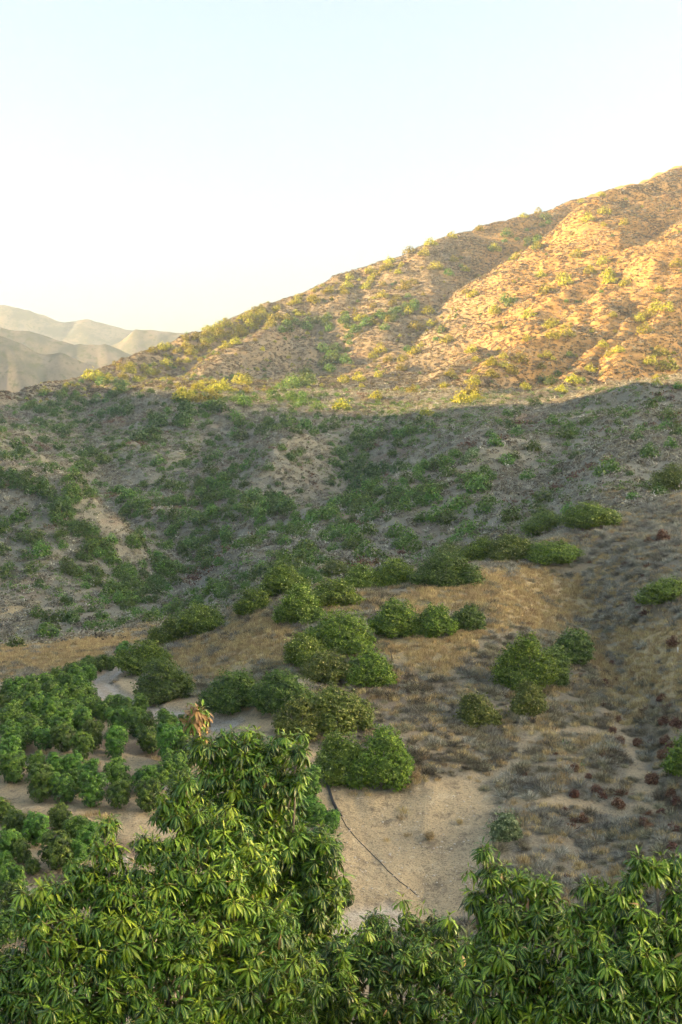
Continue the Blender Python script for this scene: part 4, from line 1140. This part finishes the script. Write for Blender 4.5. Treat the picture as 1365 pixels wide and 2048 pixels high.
for (px, py, lab) in ((753, 1234, "short dark fence post behind the largest of three round shrubs"), (786, 1322, "short dark leaning post in the dry grass below three round shrubs")):
    c = cast(px, py); v, f = tube([(0, 0, -.3), (-0.1, 0, 0.45), (-0.2, 0.02, 0.85)], [.05, .05, .04], 6)
    o = mesh_obj("fence_post", v, f, m_wood); o.location = c; tag(o, lab, "post")

# ------------------------------------------------------------------ foreground avocado trees
R5 = np.random.default_rng(71)
def fg_mat():
    m = bpy.data.materials.new("avocado_leaf"); m.use_nodes = True
    nt = m.node_tree; pb = nt.nodes["Principled BSDF"]; out = nt.nodes["Material Output"]
    t = nd(nt, "ShaderNodeAttribute", attribute_name="tint").outputs['Fac']
    rib = nd(nt, "ShaderNodeAttribute", attribute_name="rib").outputs['Fac']
    c = mixcol(nt, ramp(nt, t, 0.0, 0.35), (0.012, 0.048, 0.006), (0.05, 0.145, 0.008))
    c = mixcol(nt, ramp(nt, t, 0.3, 0.65), c, (0.135, 0.26, 0.010))
    c = mixcol(nt, ramp(nt, t, 0.6, 0.88), c, (0.28, 0.37, 0.016))
    c = mixcol(nt, ramp(nt, t, 0.9, 0.97), c, (0.33, 0.15, 0.085))
    c = mixcol(nt, ramp(nt, rib, 0.72, 1.0), c, (0.34, 0.37, 0.06))
    nt.links.new(c, pb.inputs['Base Color'])
    pb.inputs['Roughness'].default_value = 0.36; pb.inputs['Specular IOR Level'].default_value = 0.38
    tr = nd(nt, "ShaderNodeBsdfTranslucent"); nt.links.new(c, tr.inputs['Color'])
    mx = nd(nt, "ShaderNodeMixShader"); mx.inputs[0].default_value = 0.08
    nt.links.new(pb.outputs[0], mx.inputs[1]); nt.links.new(tr.outputs[0], mx.inputs[2]); nt.links.new(mx.outputs[0], out.inputs['Surface'])
    return m
M_AVO = fg_mat()
m_twig, nt, pb = new_mat("green_twig"); pb.inputs['Base Color'].default_value = (0.22, 0.21, 0.06, 1); pb.inputs['Roughness'].default_value = 0.6

ROWS = 5
LV0 = []       # unit leaf: length 1 along +X, blade normal +Z
def leaf_shape(r, curl, fold, wid):
    """vertices [ROWS*3] of a lance-shaped leaf, arched downwards, folded along the midrib"""
    u = np.linspace(0, 1, ROWS)
    wv = wid * np.array([0.10, 0.72, 1.0, 0.74, 0.03])
    x = u * (1 - 0.18 * curl * u); zc = -curl * 0.55 * u ** 1.8
    wav = 0.03 * np.sin(u * 9 + r.uniform(0, 6))
    L = np.stack([x, wv, zc + fold * wv + wav], -1); M = np.stack([x, 0 * u, zc], -1); Rr = np.stack([x, -wv, zc + fold * wv - wav], -1)
    return np.stack([L, M, Rr], 1).reshape(-1, 3)
LF = []
for i in range(ROWS - 1):
    for k in (0, 1):
        a = i * 3 + k
        LF.append((a, a + 1, a + 4, a + 3))
LF = np.array(LF)
RIB = np.tile([0.0, 1.0, 0.0], ROWS)
SHAPES = [leaf_shape(R5, c, f, w) for (c, f, w) in ((0.7, 0.3, 0.108), (1.0, 0.4, 0.10), (0.4, 0.25, 0.115), (1.3, 0.45, 0.105), (0.85, 0.2, 0.13), (0.5, 0.55, 0.095))]

def fg_tree(name, base_px, d0, lobes, label, tint_mu, wide, seed, gap=0.115, red=None, size=0.118):
    """lobes: (px, py, distance, half width px, half height px)"""
    r = np.random.default_rng(seed)
    Ls = []
    for (px, py, d, rw, rh) in lobes:
        dr = ray(px, py); c = dr * (d / dr[1])
        rw, rh = max(rw - 15, 0.6 * rw), max(rh - 13, 0.6 * rh)
        Ls.append((*c, rw / F * d, 0.5 * (rw + rh) / F * d * 1.15, rh / F * d))
    Ls = np.array(Ls)
    bx = (base_px - CX) / F * d0
    bz = float(ground(bx, d0))
    root = empty(name, (bx, d0, bz))
    off = np.array([bx, d0, bz])
    # leaf whorls: on every lobe's surface, then a sparser inner layer
    tips, outs, fl = [], [], []
    for li, l in enumerate(Ls):
        for shell, g in ((1.0, gap * 0.84), (0.68, gap * 1.1)):
            rr = l[3:6] * shell
            area = 4 * math.pi * ((rr[0] * rr[1]) ** 1.6 / 3 + (rr[0] * rr[2]) ** 1.6 / 3 + (rr[1] * rr[2]) ** 1.6 / 3) ** (1 / 1.6)
            k = int(area / (g * g) * 0.62) + 5
            dd = unit(r.normal(size=(k, 3)))
            nz_ = noise(dd[:, 0] * 2.3 + li * 7.1 + dd[:, 2] * 1.3, dd[:, 1] * 2.3 - dd[:, 2] * 1.9, seed)
            p = l[:3] + dd * rr * (r.uniform(0.78, 1.06, k) + 0.30 * nz_)[:, None]
            shoot = (r.random(k) < 0.16) & (dd[:, 2] > 0.1) & (shell == 1.0)
            p[shoot] += (dd[shoot] * 0.5 + np.array([0, 0, 0.8])) * r.uniform(0.03, 0.13, (int(shoot.sum()), 1))
            q = np.full(k, 9.0)
            for lj, m in enumerate(Ls):
                if lj != li: q = np.minimum(q, np.sqrt((((p - m[:3]) / m[3:6]) ** 2).sum(1)))
            ok = (q > 0.72) & (nz_ > -0.5) & ~((dd[:, 1] > 0.45) & (r.random(k) < 0.6))
            tips.append(p[ok]); outs.append(unit(dd[ok] / rr)); fl.append((shoot | (r.random(k) < 0.2))[ok])
    tips = np.concatenate(tips); outs = np.concatenate(outs); fl = np.concatenate(fl)
    # leaves
    nw = len(tips)
    ax = unit(outs * 0.55 + np.array([0, 0, 0.75]) + r.normal(size=(nw, 3)) * 0.22)
    e1 = unit(np.cross(ax, [0.35, 0.7, 0.61])); e2 = np.cross(ax, e1)
    kn = r.integers(12, 20, nw); ph = r.uniform(0, 6.28, nw); wsc = r.uniform(0.72, 1.25, nw)
    base_t = np.where(fl, tint_mu + 0.20, tint_mu - 0.22) + 0.11 * r.normal(size=nw)       # young flush or older leaves
    isred = np.zeros(nw, bool) if red is None else np.linalg.norm(tips - red[0], axis=1) < red[1] * r.uniform(0.5, 1.2, nw)
    WH = np.repeat(np.arange(nw), kn); ii = np.concatenate([np.arange(q) for q in kn]); n_l = len(WH)
    young = ii <= 2
    ang = (ph[WH] + ii * 2.4)[:, None]; tilt = np.where(young, r.uniform(0.35, 0.9, n_l), r.uniform(1.0, 2.0, n_l))[:, None]
    A_ = ax[WH]
    dirn = np.cos(tilt) * A_ + np.sin(tilt) * (np.cos(ang) * e1[WH] + np.sin(ang) * e2[WH])
    dirn = unit(dirn + np.array([0, 0, -0.42]) * (tilt > 0.9))
    ln = size * wsc[WH] * np.where(young, r.uniform(0.45, 0.8, n_l), r.uniform(0.75, 1.2, n_l))
    side = unit(np.cross(A_ + np.array([0, 0, 0.4]) + r.normal(size=(n_l, 3)) * 0.12, dirn)); nz = np.cross(dirn, side)
    MM = np.stack([dirn, side * wide, nz], 2) * ln[:, None, None]
    PP = tips[WH] - A_ * (0.035 * ii / kn[WH])[:, None] + dirn * 0.02
    SH = r.integers(0, len(SHAPES), n_l)
    TN = np.minimum(base_t[WH] + 0.07 * r.normal(size=n_l) + 0.2 * young, 0.88)
    TN = np.where(r.random(n_l) < 0.006, 0.95, TN)
    TN = np.clip(np.where(isred[WH], np.where(r.random(n_l) < 0.6, 0.955, 0.6), TN), 0, 1)
    # the leaves that show largest: nearest the camera, on the outside, above the picture's lower edge
    lpx, lpy = project(PP[:, 0], PP[:, 1], PP[:, 2])
    dep = np.linalg.norm(PP, axis=1)
    cell = {}
    order = np.argsort(dep)
    inview = (lpx > 0) & (lpx < 1365) & (lpy > 1350) & (lpy < 2045)
    pick = []
    for i in order:
        if not inview[i]: continue
        kx = (int(lpx[i] // 26), int(lpy[i] // 26))
        if cell.get(kx, 0) < 2:
            cell[kx] = cell.get(kx, 0) + 1; pick.append(i)
        if len(pick) >= 300: break
    pick_set = np.zeros(n_l, bool); pick_set[pick] = True
    shape_me = {}
    for i in pick:
        key = (int(SH[i]), int(round(TN[i] * 9)))
        if key not in shape_me:
            lm = mesh_obj("leaf", SHAPES[key[0]], None, M_AVO, faces_np=LF, smooth=True, link=False).data
            point_attr(lm, "tint", np.full(ROWS * 3, key[1] / 9.0)); point_attr(lm, "rib", RIB)
            shape_me[key] = lm
        o = bpy.data.objects.new("leaf", shape_me[key]); scene.collection.objects.link(o); o.parent = root
        M4 = np.eye(4); M4[:3, :3] = MM[i]; M4[:3, 3] = PP[i] - off
        o.matrix_local = Matrix(M4.tolist())
    rest_i = np.nonzero(~pick_set)[0]
    base = np.stack([SHAPES[k] for k in SH[rest_i]])
    v = np.einsum('nij,nvj->nvi', MM[rest_i], base) + (PP[rest_i] - off)[:, None, :]
    f = (LF[None] + (np.arange(len(rest_i)) * ROWS * 3)[:, None, None]).reshape(-1, 4)
    cr = mesh_obj("crown", v.reshape(-1, 3), None, M_AVO, root, smooth=True, faces_np=f)
    point_attr(cr.data, "tint", np.repeat(TN[rest_i], ROWS * 3)); point_attr(cr.data, "rib", np.tile(RIB, len(rest_i)))
    tag(cr, kind="stuff")
    # trunk, branches to every lobe, a twig to every whorl
    top = np.array([Ls[:, 0].mean(), Ls[:, 1].mean() + 0.2, Ls[:, 2].min() + 0.2]) - off
    fork = np.array([top[0] * 0.4, top[1] * 0.4, max(0.9, top[2] * 0.55)])
    v, f = tube([(0, 0, -0.4), (0.05, 0.0, fork[2] * 0.5), tuple(fork)], [0.17, 0.14, 0.12], 8)
    mesh_obj("trunk", v, f, M_BARK, root, smooth=True)
    for l in Ls:
        e = l[:3] - off; m = fork * 0.5 + e * 0.5 + r.normal(size=3) * 0.12 + np.array([0, 0.1, -0.1])
        v, f = tube([tuple(fork), tuple(m), tuple(e), tuple(e + np.array([0, 0, l[5] * 0.3]))], [0.05, 0.024, 0.012, 0.006], 6)
        mesh_obj("branch", v, f, M_BARK, root, smooth=True)
    cen = Ls[:, :3]
    j = np.argmin((((tips[:, None, :] - cen[None]) / Ls[None, :, 3:6]) ** 2).sum(2), 1)
    e = tips - off; s0 = e + (cen[j] - off - e) * 0.6 + np.array([0, 0, -0.05]); mid = (s0 + e) * 0.5 + np.array([0, 0, -0.03])
    t_ax = unit(e - s0); u1 = unit(np.cross(t_ax, [0.31, 0.9, 0.2])); u2 = np.cross(t_ax, u1)
    rings = []
    for c_, rad in ((s0, 0.009), (mid, 0.007), (e, 0.005)):
        for q in range(3):
            an = 2 * math.pi * q / 3; rings.append(c_ + rad * (math.cos(an) * u1 + math.sin(an) * u2))
    tv_ = np.stack(rings, 1).reshape(-1, 3)
    fq = np.array([(i * 3 + q, i * 3 + (q + 1) % 3, i * 3 + 3 + (q + 1) % 3, i * 3 + 3 + q) for i in range(2) for q in range(3)])
    tf_ = (fq[None] + (np.arange(nw) * 9)[:, None, None]).reshape(-1, 4)
    tw_ = mesh_obj("twigs", tv_, None, m_twig, root, faces_np=tf_); tag(tw_, kind="stuff")
    tag(root, label, "tree", "avocado trees in the foreground")
    return root

dr = ray(396, 1432); redc = dr * (15.0 / dr[1])
fg_tree("avocado_tree", 500, 15.2, [
  (394, 1436, 15, 32, 36), (402, 1492, 15, 34, 34), (470, 1500, 15.2, 62, 52), (545, 1492, 15.2, 52, 36), (598, 1498, 14.8, 22, 22), (592, 1556, 14.8, 24, 36),
  (430, 1580, 15, 80, 66), (530, 1580, 15, 84, 80), (480, 1670, 15, 130, 84), (600, 1690, 15, 84, 60), (655, 1700, 14.8, 36, 46), (640, 1790, 14.8, 62, 74), (540, 1800, 15, 140, 110), (620, 1900, 15, 100, 90)],
  "tall dark-leaved avocado tree with a pinkish leading shoot", 0.34, 1.12, 101, gap=0.125, red=(redc, 0.26), size=0.14)
fg_tree("avocado_tree", 260, 11.2, [
  (218, 1645, 11.4, 30, 22), (222, 1702, 11.3, 46, 34), (180, 1745, 11.3, 52, 36), (372, 1560, 12, 34, 24), (360, 1620, 12, 70, 46), (440, 1660, 11.8, 72, 44), (320, 1690, 11.6, 66, 42),
  (400, 1740, 11.4, 110, 66), (500, 1730, 11.6, 72, 52), (280, 1780, 11.3, 112, 62), (110, 1790, 11.2, 74, 46), (62, 1830, 11.1, 50, 46), (150, 1860, 11, 120, 74),
  (310, 1870, 10.9, 150, 86), (470, 1860, 11.1, 130, 86), (30, 1930, 11, 90, 66), (160, 1970, 10.7, 150, 86), (340, 1980, 10.6, 160, 90), (520, 1970, 10.9, 130, 90), (-80, 1880, 11, 80, 70), (-140, 1990, 10.8, 120, 90), (60, 2050, 10.7, 140, 70), (260, 2070, 10.4, 170, 70), (450, 2070, 10.5, 170, 70)],
  "bright yellow-green avocado tree filling the lower left foreground", 0.50, 0.92, 102, gap=0.108)
fg_tree("avocado_tree", 760, 13.2, [
  (752, 1850, 13.2, 46, 36), (835, 1842, 13.4, 66, 34), (890, 1862, 13.2, 44, 36), (700, 1905, 13, 74, 50), (800, 1910, 13, 100, 56), (900, 1930, 13, 80, 56),
  (640, 1985, 12.8, 86, 70), (740, 1990, 12.8, 110, 74), (860, 2000, 12.8, 120, 74), (600, 2060, 12.6, 110, 60), (760, 2075, 12.5, 150, 60), (930, 2060, 12.6, 120, 66)],
  "dark green avocado tree low in the middle of the foreground", 0.33, 1.05, 103, gap=0.125)
fg_tree("avocado_tree", 1060, 10.8, [
  (968, 1700, 11, 24, 16), (988, 1745, 11, 44, 34), (1045, 1760, 11, 42, 30), (950, 1790, 11, 32, 32), (1010, 1808, 10.9, 74, 46), (1096, 1770, 11, 34, 28), (1090, 1820, 10.9, 62, 44),
  (1060, 1890, 10.7, 110, 62), (970, 1900, 10.8, 60, 60), (1130, 1930, 10.6, 100, 70), (1000, 1970, 10.5, 110, 70), (1100, 2010, 10.4, 130, 74), (980, 2060, 10.4, 120, 60)],
  "glossy green avocado tree whose two shoots stand before the bare slope", 0.43, 0.95, 104, gap=0.118)
fg_tree("avocado_tree", 1290, 10.2, [
  (1276, 1722, 10.3, 30, 22), (1262, 1758, 10.3, 30, 26), (1310, 1738, 10.3, 24, 22), (1350, 1728, 10.4, 26, 22), (1190, 1776, 10.4, 50, 22), (1240, 1800, 10.3, 50, 34), (1352, 1790, 10.3, 32, 34), (1185, 1820, 10.3, 62, 42),
  (1280, 1850, 10.2, 80, 46), (1375, 1860, 10.2, 62, 56), (1220, 1890, 10.1, 92, 56), (1330, 1930, 10, 110, 66), (1210, 1970, 9.9, 100, 66), (1320, 2020, 9.8, 130, 66), (1200, 2060, 9.8, 120, 56), (1420, 1990, 9.9, 70, 90), (1440, 1800, 10.3, 60, 60), (1500, 1880, 10.2, 90, 80), (1560, 1990, 10, 110, 90), (1460, 2080, 9.8, 130, 80)],
  "glossy green avocado tree with bare grey twigs at the lower right corner", 0.43, 0.95, 105, gap=0.118)
